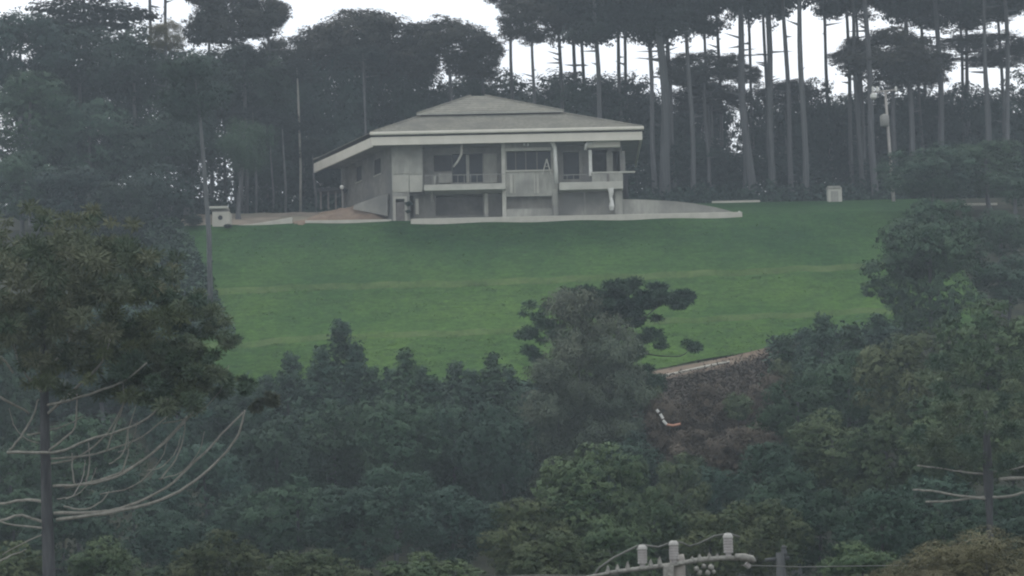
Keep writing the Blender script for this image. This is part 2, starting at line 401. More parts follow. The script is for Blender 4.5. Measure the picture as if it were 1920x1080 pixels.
# balcony 1
hb('balcony_slab', (795, 345, 948, 356), 199.2, 2.4, 'concrete_light', .02)
for a, b_ in ((796, 947), (1049, 1102)):
    rl = hb('railing', (a, 327, b_, 328.3), 199.25, .05, 'metal', 0)
    for k in range(int((b_ - a) / 12)): hb('baluster', (a + 2 + k * 12, 328, a + 3 + k * 12, 345), 199.25, .04, 'metal', 0, rl)
wn_ = hole(848, 288, 905, 342, 201.6)
pn = MB().box(wn_[0] + .02, wn_[1] - .02, 201.72, 201.75, wn_[2] + .02, wn_[3] - .02).build('window', M['glass'], house)
wn_ = hole(1056, 285, 1086, 336, 201.6)
pn = MB().box(wn_[0] + .02, wn_[1] - .02, 201.72, 201.75, wn_[2] + .02, wn_[3] - .02).build('window', M['glass'], house)
hb('post', (813, 330, 817, 345), 199.3, .1, 'concrete', .01)
# ground floor recess
hop = [hole(817, 366, 905, 404, 201.9)]
holed_wall(x768 + .25, xu1 + .2, Z0 - .2, ZU - .2, 201.9, .2, hop).build('wall', M['render'], house)
hb('panel', (817, 366, 905, 406), 203.2, .15, 'block')
hb('column', (779, 373, 785, 402), 200.6, .25, 'concrete_light')
hb('column', (807, 357, 812, 378), 200.2, .2, 'concrete')
hb('column', (908, 362, 915, 408), 200.6, .3, 'concrete')
x942, x948 = P(941, 340, 200).x, P(948, 340, 200).x
MB().box(x942, x948, 199.9, 202, Z0 - .1, ZT - .0).build('column', M['concrete_light'], house, .02)
# central bay
xc0, xc1 = x948 + .01, P(1046, 340, 200).x
hw = hole(950, 283, 1033, 319, 200); hl = hole(950, 368, 1035, 392, 200)
holed_wall(xc0, xc1, Z0 - .2, ZT, 200, .25, [hw, hl]).build('wall', M['concrete'], house)
hb('lintel', (947, 277, 1034, 282.5), 199.93, .1, 'concrete_light', .01)
wd = MB().box(hw[0], hw[1], 200.45, 200.5, hw[2], hw[3]).build('window', M['glass'], house)
for a in (966, 985, 1006): hb('frame', (a, 284, a + 1.6, 318), 200.4, .05, 'door', 0, wd)
hb('sill', (946, 318.5, 1036, 321.5), 199.9, .12, 'concrete_light', .01)
for a, b_ in ((956, 961), (964, 966), (1001, 1003.5), (1006, 1010)): hb('batten', (a, 327, b_, 362), 199.93, .08, 'concrete_light', .01)
hb('plinth', (948, 391.5, 1036, 407), 199.95, .06, 'concrete', .01)
hb('inner_wall', (948, 366, 1037, 394), 201.0, .15, 'render', .01)
hb('column', (1036.5, 355, 1046, 409), 199.85, .16, 'concrete', .02)
for a in (981, 988): hb('lamp', (a, 268.5, a + 4, 273), 199.8, .2, 'white', .02)
# right part
hop = [hole(1056, 285, 1086, 336, 201.6), hole(1111, 281, 1139, 323, 201.6), hole(1147, 283, 1164, 323, 201.6)]
xr0, xr1 = xc1 + .0, XR
holed_wall(xr0, xr1, ZU - .1, ZT, 201.6, .2, hop).build('wall', M['block'], house)
hb('jamb', (1086, 283, 1092, 326), 201.5, .12, 'render', .01)
hb('column', (1104, 281, 1110, 330), 199.6, .28, 'white', .02)
hb('panel', (1137.5, 285, 1149, 325), 201.2, .12, 'concrete', .01)
hb('column', (1166, 283, 1172, 323), 199.7, .25, 'render', .02)
hb('balcony_slab', (1048.5, 341, 1168, 355), 199.2, 2.4, 'concrete_light', .02)
hb('parapet', (1110, 324, 1168, 341.3), 199.35, .18, 'concrete', .02)
hb('coping', (1109, 321.5, 1191, 324.2), 199.3, .3, 'concrete_light', .01)
hb('beam', (1100, 264, 1163, 276), 199.3, .4, 'fascia', .02)
hb('batten', (1138, 326, 1142, 342), 199.28, .08, 'door', .01)
holed_wall(xr0, xr1 - .1, Z0 - .2, ZU - .3, 200.7, .25, []).build('wall', M['render'], house)
hb('pilaster', (1095, 358, 1098, 406), 200.6, .12, 'concrete', .01)
hb('wall_return', (1153, 357, 1167, 408), 199.95, .8, 'concrete', .02)
hb('side_door', (1169, 326, 1178, 371), 201.8, .1, 'dark', .01)
MB().box(XR - .05, XR + .15, 201.8, 211, Z0 - .2, ZT).build('wall', M['block'], house)
MB().box(SB.x + .4, XR - .1, 211, 211.2, Z0 - .2, ZT).build('wall', M['block'], house)
MB().box(xa0 + .3, XR - .1, 202.1, 211, ZU - .3, ZU - .1).build('floor_slab', M['concrete'], house)
MB().box(xa0 + .35, XR - .1, 206.0, 206.15, ZU - .05, ZT).build('inner_wall', M['block'], house)
MB().box(xa0 + .3, XR - .1, 203.6, 203.75, Z0 - .1, ZU - .35).build('inner_wall', M['block'], house)
# eaves, fascia, gutter
DE = 198.5
EA, EB = P(696, 258, DE), P(1204, 258 - 508 * math.tan(ROLL), DE)
EC = P(588, 304, 211.2); zf = P(950, 252, DE).z
eaA = Vector((EA.x, DE, zf)); eaB = Vector((EB.x, DE, zf)); eaC = Vector((EC.x, 211.2, zf)); eaD = Vector((EB.x + .2, 212.5, zf)); eaC2 = Vector((EC.x + .6, 213.0, zf))
FH = .72
def fascia_bar(a, b, h, th, drop=0.):
    d = (b - a); n_ = Vector((-d.y, d.x, 0)).normalized() * th; up = Vector((0, 0, h)); a = a - Vector((0, 0, drop)); b = b - Vector((0, 0, drop))
    return MB().hexa([a - up, b - up, b - up + n_, a - up + n_, a, b, b + n_, a + n_])
fascia_bar(eaA, eaB, FH, .16).build('fascia', M['fascia'], house, .015)
fascia_bar(eaC, eaA + Vector((0, .02, 0)), .85, .16).build('fascia', M['fascia'], house, .015)
fascia_bar(eaB + Vector((0, .17, 0)), eaD, FH, .16).build('fascia', M['fascia'], house, .015)
g0, g1 = eaA + Vector((-.12, -.2, .38)), eaB + Vector((.15, -.2, .38))
MB().box(g0.x, g1.x, DE - .25, DE + .12, zf + .15, zf + .42).build('gutter', M['fascia'], house, .05)
MB().box(g0.x + .2, g1.x - .2, DE + .1, DE + .2, zf - .05, zf + .2).build('painted_shadow_gap', M['dark'], house)  # dark strip painted in as the shade between gutter and fascia
# soffit
sf = MB(); zs_ = zf - .5
sf.hexa([(eaA.x + .2, DE + .17, zs_), (eaB.x - .2, DE + .17, zs_), (eaD.x - .2, 212.3, zs_), (eaC.x + .25, 211.1, zs_),
         (eaA.x + .2, DE + .17, zs_ + .06), (eaB.x - .2, DE + .17, zs_ + .06), (eaD.x - .2, 212.3, zs_ + .06), (eaC.x + .25, 211.1, zs_ + .06)])
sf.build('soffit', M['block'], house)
# roof, two tiers of hips
zr = zf + .36
def quadroof(b, t, name, nrow):
    """b: 4 lower corners, t: 4 upper corners; courses of tiles as shallow steps"""
    m = MB()
    for k in range(4):
        a0, a1, c0, c1 = b[k], b[(k + 1) % 4], t[k], t[(k + 1) % 4]
        for r_ in range(nrow):
            f0, f1 = r_ / nrow, (r_ + 1) / nrow
            p = [a0.lerp(c0, f0), a1.lerp(c1, f0), a1.lerp(c1, f1), a0.lerp(c0, f1)]
            up = Vector((0, 0, .045)); i = len(m.v)
            m.v += [tuple(p[0]), tuple(p[1]), tuple(p[0] + up), tuple(p[1] + up), tuple(p[2]), tuple(p[3])]
            m.f += [(i, i + 1, i + 3, i + 2), (i + 2, i + 3, i + 4, i + 5)]
    return m
DBK = 202.7
b4 = [Vector((eaA.x - .05, DE - .12, zr)), Vector((eaB.x + .08, DE - .12, zr)), Vector((eaD.x, 212.6, zr)), Vector((eaC.x, 211.3, zr))]
tA, tB = P(788, 218, DBK), P(1052, 218 - 264 * math.tan(ROLL), DBK); ztier = tA.z
t4 = [Vector((tA.x, DBK, ztier)), Vector((tB.x, DBK, ztier)), Vector((tB.x - .3, 208.4, ztier)), Vector((tA.x - .2, 208.2, ztier))]
rf = quadroof(b4, t4, 'roof', 16).build('roof', M['roof'], house)
cl = MB().hexa([*(v - Vector((0, 0, .2)) for v in t4), *(v + Vector((0, 0, .16)) for v in t4)]).build('clerestory', M['dark'], rf)
uA, uB = P(781, 214, DBK - .45), P(1057, 214 - 276 * math.tan(ROLL), DBK - .45)
zu = ztier + .12
ap = P(890, 180, 205.6)
b5 = [Vector((uA.x, DBK - .45, zu)), Vector((uB.x, DBK - .45, zu)), Vector((uB.x, 208.9, zu)), Vector((uA.x, 208.7, zu))]
apl, apr = Vector((ap.x - .35, 205.6, ap.z)), Vector((ap.x + .9, 205.7, ap.z))
t5 = [apl, apr, apr + Vector((0, .1, 0)), apl + Vector((0, .1, 0))]
quadroof(b5, t5, 'roof', 9).build('upper_roof', M['roof'], rf)
fascia_bar(b5[0] + Vector((0, 0, .03)), b5[1] + Vector((0, 0, .03)), .11, .1).build('upper_fascia', M['concrete_light'], rf)
for k in range(4):
    MB().tube([b4[k] + Vector((0, 0, .05)), t4[k] + Vector((0, 0, .05))], .09, 6).build('ridge_cap', M['roof'], rf)
    MB().tube([b5[k] + Vector((0, 0, .05)), t5[k] + Vector((0, 0, .06))], .08, 6).build('ridge_cap', M['roof'], rf)
# pipes and hanging bits
MB().tube([P(1031, 262, 199.3), P(1036, 268, 199.3), P(1040, 278, 199.35), P(1042, 310, 199.4), P(1044, 343, 199.5)], [.14, .17, .17, .17, .17], 12).build('downpipe', M['white'], house, smooth=True)
MB().tube([P(1098, 281, 199.1), P(1099, 272, 199.1), P(1104, 268, 199.2), P(1112, 268, 199.3)], .15, 10).build('downpipe', M['white'], house, smooth=True)
MB().tube([P(866, 271, 199.4), P(865, 290, 199.4), P(858, 303, 199.4), P(850, 313, 199.4)], [.11, .11, .09, .07], 8).build('downpipe', M['concrete_light'], house, smooth=True)
sh = MB()
sh.tube([P(1145, 354, 199.15), P(1146, 362, 199.1), P(1145, 370, 199.15), P(1147, 378, 199.1), P(1147, 387, 199.1), P(1147, 394, 199.15)], [.26, .22, .14, .15, .24, .16], 10)
tag(sh.build('plastic_sheet', M['white']), 'bunched white plastic sheet hanging below the right balcony of the house', 'plastic sheet')
# retaining wall, curved top, and pale plinth strip
rw = MB(); xs = np.linspace(XR + .0, XE, 30)
for a, b_ in zip(xs[:-1], xs[1:]):
    za, zb_ = float(walltop(a)), float(walltop(b_)); 
    rw.hexa([(a, 200.3, Z0 - .3), (b_, 200.3, Z0 - .3), (b_, 200.55, Z0 - .3), (a, 200.55, Z0 - .3), (a, 200.3, za), (b_, 200.3, zb_), (b_, 200.55, zb_), (a, 200.55, za)])
o = rw.build('retaining_wall', M['concrete']); tag(o, 'low concrete retaining wall tapering away to the right of the house', 'retaining wall')
xs0, xs1 = P(770, 412, 199.3).x, XE + .1
MB().box(xs0, xs1, 199.2, 200.29, Z0 - .5, Z0 + .14).build('footpath', M['kerb'], None, .03)
tag(bpy.data.objects['footpath'], kind='structure')
MB().tube([P(1386, 407, 199.8), P(1386, 396, 199.8)], .09, 8).build('marker_post', M['white'])
tag(bpy.data.objects['marker_post'], 'short white stake at the right end of the retaining wall', 'stake')
# A-frame ladder at the central window
ld = empty('stepladder', P(1025, 325, 199.7)); tag(ld, 'pale folding stepladder standing open in front of the wide upper window', 'ladder')
for a, b_ in (((1025, 298), (1017, 327)), ((1025, 298), (1033, 327))):
    MB().tube([P(*a, 199.7), P(*b_, 199.6)], .05, 6).build('ladder_leg', M['concrete_light'], ld)
for k in range(3): MB().tube([P(1023 - 2 * k, 305 + 7 * k, 199.68), P(1027 + 2 * k, 305 + 7 * k, 199.68)], .025, 5).build('rung', M['concrete_light'], ld)
# kerb walls left of the house
def kerb(name, pts, D, h, lab, cat='low wall'):
    m = MB()
    for (a, b_), (c, d) in zip(pts[:-1], pts[1:]):
        p, q = P(a, b_, D), P(c, d, D); u = Vector((0, 0, h)); dn = Vector((0, 0, -.4)); t = Vector((0, .25, 0))
        m.hexa([p + dn, q + dn, q + dn + t, p + dn + t, p + u, q + u, q + u + t, p + u + t])
    o = m.build(name, M['kerb'], None, .02); tag(o, lab, cat); return o
kerb('kerb_wall', [(572, 420), (734, 417.5)], 199.9, .3, 'long low cream kerb wall between the soil heap and the lawn')
kerb('kerb_wall', [(428, 433), (470, 430), (510, 424), (548, 417)], 199.9, .45, 'low cream kerb wall curving up between the small hut and the gap in the dirt')
kerb('kerb_wall', [(1335, 379), (1425, 377)], 213.7, .1, 'thin pale kerb line at the foot of the tall pines right of the house')
kerb('kerb_wall', [(1805, 384), (1870, 383)], 205, .12, 'short pale wall seen between the dark crowns at the right edge')
# soil heap
def heap(name, x0, x1, y0, y1, h, m, seed, lab=None):
    g = np.random.default_rng(seed); U, V = np.meshgrid(np.linspace(0, 1, 50), np.linspace(0, 1, 24))
    X = x0 + (x1 - x0) * U; Y = y0 + (y1 - y0) * V
    e = np.sin(math.pi * U) ** .5 * np.sin(math.pi * V) ** .7
    n_ = sum(np.sin(U * f * 3 + g.uniform(0, 6)) * np.sin(V * f * 1.5 + g.uniform(0, 6)) / f for f in (3, 5, 9, 14))
    Z = zg(X, Y) + h * e * (1 + .9 * n_) - .02
    o = link(name, grid_mesh(name, X, Y, Z, m)); return o
tag(heap('soil_heap', P(570, 405, 201).x, P(728, 405, 201).x, 200.4, 205.5, 1.0, M['soil'], 3), 'spread heap of red brown soil left of the house behind the kerb wall', 'soil heap')
tag(heap('soil_heap', P(545, 415, 200).x, P(580, 415, 200).x, 199.0, 202.5, .25, M['soil'], 8), 'small patch of brown soil in the gap between the two kerb walls', 'soil heap')
# small utility hut
ht = empty('meter_hut', P(413, 428, 199.7)); tag(ht, 'small cream masonry hut with a round dark hole and flat roof slab at left', 'hut')
a = bx(398, 397, 431, 432, 199.5, 1.4); MB().box(*a).build('body', M['kerb'], ht, .03)
a = bx(392, 386.5, 426, 391, 199.3, 1.7); MB().box(*a).build('roof_slab', M['concrete_light'], ht, .02)
a = bx(398, 391, 428, 397.2, 199.7, 1.2); MB().box(*a).build('vent_band', M['block'], ht)
c = P(413, 408, 199.45); MB().tube([c, c + Vector((0, .1, 0))], .2, 14).build('round_hole', M['dark'], ht)
# concrete box on the right
ub = empty('utility_box', P(1566, 389, 212)); tag(ub, 'pale concrete utility box standing on the lawn before the pine trunks', 'utility box')
a = bx(1553, 351, 1579, 389, 212, 1.0); MB().box(*a[:4], a[4] - .2, a[5]).build('body', M['concrete_light'], ub, .05)
a = bx(1551.5, 348.5, 1576, 353, 211.9, 1.2); MB().box(*a).build('cap', M['concrete'], ub, .02)
a = bx(1558, 358, 1572, 378, 211.97, .04); MB().box(*a).build('door', M['concrete'], ub, .01)
# globe lamp
lp = empty('globe_lamp', P(643, 386, 204)); tag(lp, 'thin garden lamp with a white globe left of the house side wall', 'lamp')
MB().tube([P(643, 392, 204), P(641, 356, 204)], .035, 6).build('pole', M['pole'], lp)
MB().lathe(P(641, 355, 204), [(.02, 0), (.14, .05), (.19, .18), (.14, .31), (.03, .37)], 12).build('globe', M['white'], lp, smooth=True)
# dark timber shelter behind
shl = empty('timber_shelter', P(618, 386, 210)); tag(shl, 'dark open timber shelter under the trees beside the left eave', 'shelter')
for px in (600, 614, 628, 642): MB().box(*bx(px, 358, px + 3, 392, 210, .15)).build('post', M['door'], shl)
MB().box(*bx(596, 352, 650, 358, 209.6, 2)).build('roof_slab', M['dark'], shl)
# power pole with transformer
pp = empty('transformer_pole', P(1676, 388, 211)); tag(pp, 'leaning concrete power pole with crossarm and round transformer at the pine edge', 'power pole')
MB().tube([P(1676.5, 390, 211), P(1668, 280, 211.2), P(1660, 172, 211.4)], [.19, .15, .11], 10).build('pole', M['pole'], pp, smooth=True)
MB().tube([P(1634, 174, 211.2), P(1684, 168, 211.2)], .08, 6).build('crossarm', M['pole'], pp)
c = P(1659, 237, 211); MB().lathe(c, [(.3, 0), (.42, .08), (.42, .95), (.3, 1.05), (.1, 1.15)], 14).build('transformer', M['metal'], pp, smooth=True)
for px in (1637, 1645, 1680): MB().lathe(P(px, 172, 211.2), [(.05, 0), (.13, .12), (.09, .25), (.13, .36), (.04, .5)], 8).build('insulator', M['white'], pp)
MB().lathe(P(1638, 186, 211.1), [(.1, 0), (.3, .12), (.32, .4), (.12, .55)], 10).build('fuse', M['white'], pp)
# ------------------------------------------------------------------ foliage meshes
def rnd_dir(g, n):
    v = g.normal(size=(n, 3)); return v / np.linalg.norm(v, axis=1, keepdims=True)
def leaves(g, c, nrm, size, tint, needle=False, aspect=1.6):
    """one triangle-pair leaf per centre"""
    n = len(c); r_ = rnd_dir(g, n); t = np.cross(nrm, r_); t /= np.linalg.norm(t, axis=1, keepdims=True) + 1e-9
    b = np.cross(nrm, t); s = (size * g.uniform(.6, 1.3, n))[:, None]
    v = np.stack([c - t * s * aspect * .5, c + b * s * .5, c + t * s * aspect * .5, c - b * s * .5], 1).reshape(-1, 3)
    f = np.arange(n * 4).reshape(n, 4)
    return v, f, np.repeat(tint, 4)
def lobes_round(g, k, flat=1.0, spread=.62, rad=(.30, .5)):
    L = [(np.zeros(3), np.array([.62, .62, .62 * flat]))]
    for i in range(k):
        d = rnd_dir(g, 1)[0]; d[2] = d[2] * .8 + .12; r_ = g.uniform(*rad)
        L.append((d * np.array([1, 1, flat]) * (g.uniform(.75, 1.05) - r_ * .55) , np.array([r_, r_, r_ * g.uniform(.55, .85)])))
    return L
def lobes_umbrella(g, k):
    L = []
    for i in range(k):
        a = g.uniform(0, 6.283); q = math.sqrt(g.uniform(0, 1)); r_ = g.uniform(.16, .3)
        x, y = q * math.cos(a) * (1 - r_ * .6), q * math.sin(a) * (1 - r_ * .6)
        L.append((np.array([x, y, .25 - .75 * q * q + g.uniform(-.25, .35)]), np.array([r_, r_, r_ * g.uniform(1.0, 1.8)])))
    return L
def lobes_tall(g, k):
    L = []
    for i in range(k):
        a = g.uniform(0, 6.283); z = g.uniform(-1, .95); q = g.uniform(.2, 1) * (.55 + .45 * math.cos(z * 1.3)); r_ = g.uniform(.16, .3)
        L.append((np.array([q * math.cos(a) * .8, q * math.sin(a) * .8, z]), np.array([r_ * 1.3, r_ * 1.3, r_ * .55])))
    return L
def lobes_conifer(g, k):
    L = []
    for i in range(k):
        z = -1 + 2 * (i / k) ** 1.15; R_ = (1 - (z + 1) / 2) * .9 + .03
        a = i * 2.4 + g.uniform(-.3, .3); r_ = .09 + .22 * R_
        q = max(0, R_ - r_ * .6) * g.uniform(.6, 1.1)
        L.append((np.array([q * math.cos(a), q * math.sin(a), z - q * .1]), np.array([r_, r_, r_ * .6])))
    return L
def crown_from_lobes(name, g, L, n, leaf, m, clump=10, up=.35, jit=.10, droop=0., fill=.2, aspect=1.6, csz=None):
    w_ = np.array([l[1][0] * l[1][1] for l in L]); w_ /= w_.sum()
    nc = max(1, n // clump); li = g.choice(len(L), nc, p=w_)
    C = np.array([l[0] for l in L])[li]; Rr = np.array([l[1] for l in L])[li]
    d = rnd_dir(g, nc); d[:, 2] += up * .6; d /= np.linalg.norm(d, axis=1, keepdims=True)
    rr = np.where(g.uniform(size=nc) < fill, g.uniform(.3, .9, nc), g.uniform(.88, 1.1, nc))
    cc = C + d * Rr * rr[:, None]
    ct = g.uniform(0, 1, nc) * .35 + g.uniform(0, 1, len(L))[li] * .5
    c = np.repeat(cc, clump, 0); dd = np.repeat(d, clump, 0)
    o = g.normal(size=c.shape) * (csz or leaf * 1.1); o[:, 2] *= .6; c = c + o
    if droop: c[:, 2] -= np.abs(g.normal(size=len(c))) * droop
    nr = dd * .9 + np.array([0, 0, up]) + rnd_dir(g, len(c)) * .42; nr /= np.linalg.norm(nr, axis=1, keepdims=True)
    t = np.clip(np.repeat(ct, clump) + g.uniform(-.07, .12, len(c)), 0, 1)
    v, f, tn = leaves(g, c, nr, leaf, t, aspect=aspect)
    return mesh_np(name, v, f, m, False, tn)
def trunk_mesh(name, seed, m, bend=.012, taper=.5):
    g = random.Random(seed); n = 10; pts = []; rad = []
    ax, ay = g.uniform(-1, 1), g.uniform(-1, 1)
    for i in range(n + 1):
        t = i / n; pts.append((0, 0, t)); rad.append((1 - t * (1 - taper)) * (1.35 if i == 0 else 1))
    v = []; f = []
    for i, (p, r_) in enumerate(zip(pts, rad)):
        t = i / n; bx_, by_ = ax * math.sin(t * 2.6) + .35 * math.sin(t * 9 + seed), ay * math.sin(t * 3.1) + .3 * math.cos(t * 8 + seed)
        for k in range(8):
            a = math.pi * k / 4; v.append((math.cos(a) * r_ + bx_ * bend * 60 * g.uniform(.9, 1.1), math.sin(a) * r_ + by_ * bend * 60, t))
    for i in range(n):
        for k in range(8): f.append((i*8+k, i*8+(k+1) % 8, (i+1)*8+(k+1) % 8, (i+1)*8+k))
    for s_ in range(9):                       # broken branch stubs
        t = g.uniform(.35, .97); a = g.uniform(0, 6.28); L_ = g.uniform(2.5, 7) * (.5 + t); b0 = len(v); i = int(t * n)
        cx, cy_ = (sum(q[0] for q in v[i*8:i*8+8]) / 8, sum(q[1] for q in v[i*8:i*8+8]) / 8)
        dx, dy = math.cos(a), math.sin(a)
        v += [(cx - dy * .16, cy_ + dx * .16, t), (cx + dy * .16, cy_ - dx * .16, t), (cx + dx * L_, cy_ + dy * L_, t + .012), (cx, cy_, t + .009)]
        f += [(b0, b0 + 1, b0 + 2, b0 + 3), (b0, b0 + 3, b0 + 2, b0 + 1)]
    return mesh_np(name, v, f, m, True)
TR = [trunk_mesh('trunk', s, M['bark'], .018, .5) for s in range(11)]
TRP = [trunk_mesh('trunk', s + 20, M['barkpale'], .012, .6) for s in range(2)]
def gen(kind, k):
    """unit crown library"""
    out = []
    for s in range(k):
        g = np.random.default_rng(1000 + s * 17 + sum(map(ord, kind)))
        if kind == 'pine':      out.append(crown_from_lobes('crown', g, lobes_umbrella(g, 46), 16000, .036, M['pine_leaf'], fill=.3))
        if kind == 'umbrella':  out.append(crown_from_lobes('crown', g, lobes_umbrella(g, 38), 15000, .036, M['umbr_leaf'], fill=.3))
        if kind == 'dome':
            L = lobes_round(g, 44, rad=(.16, .3)); L = [q for q in L[1:] if q[0][2] > -.5] + [(np.array([0, 0, .15]), np.array([.72, .72, .6]))]
            out.append(crown_from_lobes('crown', g, L, 26000, .034, M['umbr_leaf'], fill=.2))
        if kind == 'dark':      out.append(crown_from_lobes('crown', g, lobes_round(g, 26), 17000, .040, M['dark_leaf']))
        if kind == 'tall':      out.append(crown_from_lobes('crown', g, lobes_tall(g, 44), 17000, .045, M['pine_leaf'], fill=.4))
        if kind == 'broad':     out.append(crown_from_lobes('crown', g, lobes_round(g, 40, rad=(.16, .34)), 44000, .024, M['broad_leaf'], clump=14, fill=.08))
        if kind == 'blue':      out.append(crown_from_lobes('crown', g, lobes_round(g, 36, rad=(.16, .36)), 34000, .026, M['bluegreen_leaf'], clump=12, fill=.08))
        if kind == 'conifer':   out.append(crown_from_lobes('crown', g, lobes_conifer(g, 90), 22000, .024, M['bluegreen_leaf'], up=.2, aspect=2.4))
        if kind == 'feather':   out.append(crown_from_lobes('crown', g, lobes_tall(g, 60), 46000, .016, M['feather_leaf'], clump=14, csz=.045, aspect=3.5, fill=.5, droop=.05))
        if kind == 'shrub':     out.append(crown_from_lobes('crown', g, lobes_round(g, 20, rad=(.25, .45)), 5000, .07, M['broad_leaf'], clump=10))
        if kind == 'scrubby':   out.append(crown_from_lobes('crown', g, lobes_round(g, 30, rad=(.2, .4)), 26000, .026, M['scrub_leaf'], clump=14, csz=.06, aspect=3.2, fill=.5))
        if kind == 'brown':     out.append(crown_from_lobes('crown', g, lobes_round(g, 30, rad=(.2, .4)), 80000, .012, M['brown_leaf'], clump=12, aspect=2.6, csz=.03))
        if kind == 'droop':     out.append(crown_from_lobes('crown', g, lobes_round(g, 22), 18000, .026, M['bluegreen_leaf'], droop=.12, aspect=2.5))
    return out
LIB = {k: gen(k, n) for k, n in (('pine', 5), ('umbrella', 4), ('dome', 4), ('dark', 6), ('tall', 4), ('broad', 5), ('blue', 4), ('conifer', 3), ('feather', 1), ('brown', 1), ('scrubby', 2), ('shrub', 2), ('droop', 1))}
cnt = {}
NAMES = {'pine': 'pine_tree', 'umbrella': 'umbrella_pine', 'dark': 'broadleaf_tree', 'dome': 'umbrella_pine', 'tall': 'pine_tree', 'broad': 'broadleaf_tree', 'blue': 'broadleaf_tree',
         'conifer': 'conifer_tree', 'feather': 'feathery_tree', 'brown': 'broadleaf_tree', 'scrubby': 'bush', 'shrub': 'bush', 'droop': 'eucalyptus_tree'}
CATS = {'scrubby': 'bush', 'shrub': 'bush', 'pine': 'pine tree', 'umbrella': 'umbrella pine', 'dome': 'umbrella pine', 'tall': 'pine tree', 'conifer': 'conifer', 'feather': 'tree', 'droop': 'tree'}
trng = random.Random(77)
def tree(kind, cx, top, bot, hw, D, label, group=None, tw=8, trunk_x=None, pale=False, yaw=None, lean=0, base=None):
    """crown fills the picture box cx+-hw, top..bot at distance D; the trunk stands on the ground below"""
    cz0, cz1 = P(cx, bot, D).z, P(cx, top, D).z
    cxw = P(cx, (top + bot) / 2, D).x; r_ = hw * D / F
    bxw = P(trunk_x[0], trunk_x[1], D).x if trunk_x else cxw + trng.uniform(-.3, .3)
    gzv = gz(bxw, D)
    root = empty(NAMES[kind], (bxw, D, gzv - .1))
    tag(root, label, CATS.get(kind, 'tree'), group)
    i = cnt.get(kind, 0); cnt[kind] = i + 1
    c = link('crown', LIB[kind][i % len(LIB[kind])], root)
    c.location = (cxw - bxw, 0, (cz0 + cz1) / 2 - gzv + .1); c.scale = (r_, r_ * .9, max((cz1 - cz0) / 2, .3))
    c.rotation_euler = (0, 0, trng.uniform(0, 6.28))
    if abs(c.scale.x - c.scale.y) > 0: c.scale.y = c.scale.x
    h = (cz0 + cz1) / 2 - gzv + .1 + (cz1 - cz0) * .2
    ww = tw * D / F / 2
    lib = TRP if pale else TR
    t = link('trunk', lib[(i * 7 + 3) % len(lib)], root); t.scale = (ww, ww, h)
    dx = (cxw - bxw)
    # lean the trunk towards the crown centre by shearing through rotation
    t.rotation_euler = (0, math.atan2(dx, h), 0)
    return root
G1 = 'tall pines at the edge of the wood right of the house'
# tall pines whose trunks stand against the sky (trunk px at ground, px at top of frame)
tall = [
 (1062, 1053, 70, 95, 232, 10, 'tall pine trunk rising just behind the right half of the roof'),
 (1100, 1093, 72, 60, 238, 9, 'thin tall pine trunk second behind the right half of the roof'),
 (1132, 1122, 60, 110, 226, 12, 'tall pine trunk third behind the roof, above its right slope'),
 (1168, 1157, 66, 70, 234, 10, 'tall pine trunk above the right end of the roof slope'),
 (1228, 1211, 70, 80, 224, 11, 'pale tall pine trunk first to the right of the eave corner'),
 (1252, 1236, 50, 120, 222, 22, 'thickest tall pine trunk right of the house, beside a thinner twin'),
 (1268, 1250, 70, 70, 230, 9, 'thin tall pine trunk leaning against the thickest one'),
 (1302, 1287, 60, 75, 224, 11, 'pale pine trunk midway between the thickest trunk and the bright gap'),
 (1335, 1318, 45, 80, 236, 8, 'thin dim pine trunk just left of the bright gap in the wood'),
 (1412, 1392, 30, 100, 224, 17, 'thick dim pine trunk crossing the bright gap in the wood'),
 (1420, 1405, 30, 60, 240, 8, 'thin pine trunk close behind the thick one at the bright gap'),
 (1448, 1431, 15, 100, 226, 15, 'thick pine trunk right of the bright gap in the wood'),
 (1487, 1472, -20, 90, 224, 11, 'slim dark pine trunk left of the lone pale one, tallest against the sky'),
 (1510, 1493, -25, 90, 222, 13, 'pale pine trunk standing just left of the utility box'),
 (1600, 1588, 5, 90, 232, 9, 'slim pine trunk right above the right edge of the utility box'),
 (1617, 1599, 0, 85, 226, 10, 'slim pine trunk second to the right of the utility box'),
 (1644, 1626, -5, 100, 222, 14, 'thick pale pine trunk just left of the leaning power pole'),
 (1712, 1700, 15, 90, 228, 13, 'dim pine trunk first to the right of the power pole'),
 (1768, 1757, 20, 80, 228, 14, 'dim pine trunk standing behind the first dark dome crown at right'),
 (1852, 1846, 25, 90, 222, 10, 'pale slim pine trunk above the dark crowns near the right edge'),
 (1825, 1816, 30, 60, 236, 9, 'thin dark pine trunk left of the pale slim one near the right edge'),
 (1890, 1884, 35, 90, 228, 12, 'pine trunk nearest to the right edge of the wood'),
]
for k, (xb_, xt, cb, hw_, D, tw, lab) in enumerate(tall):
    tp = cb - 150 - (k % 4) * 12
    tree('tall' if k % 3 == 2 else 'pine', xt - 4, tp, cb + 14, hw_, D, lab, G1, tw, (xb_, 378))
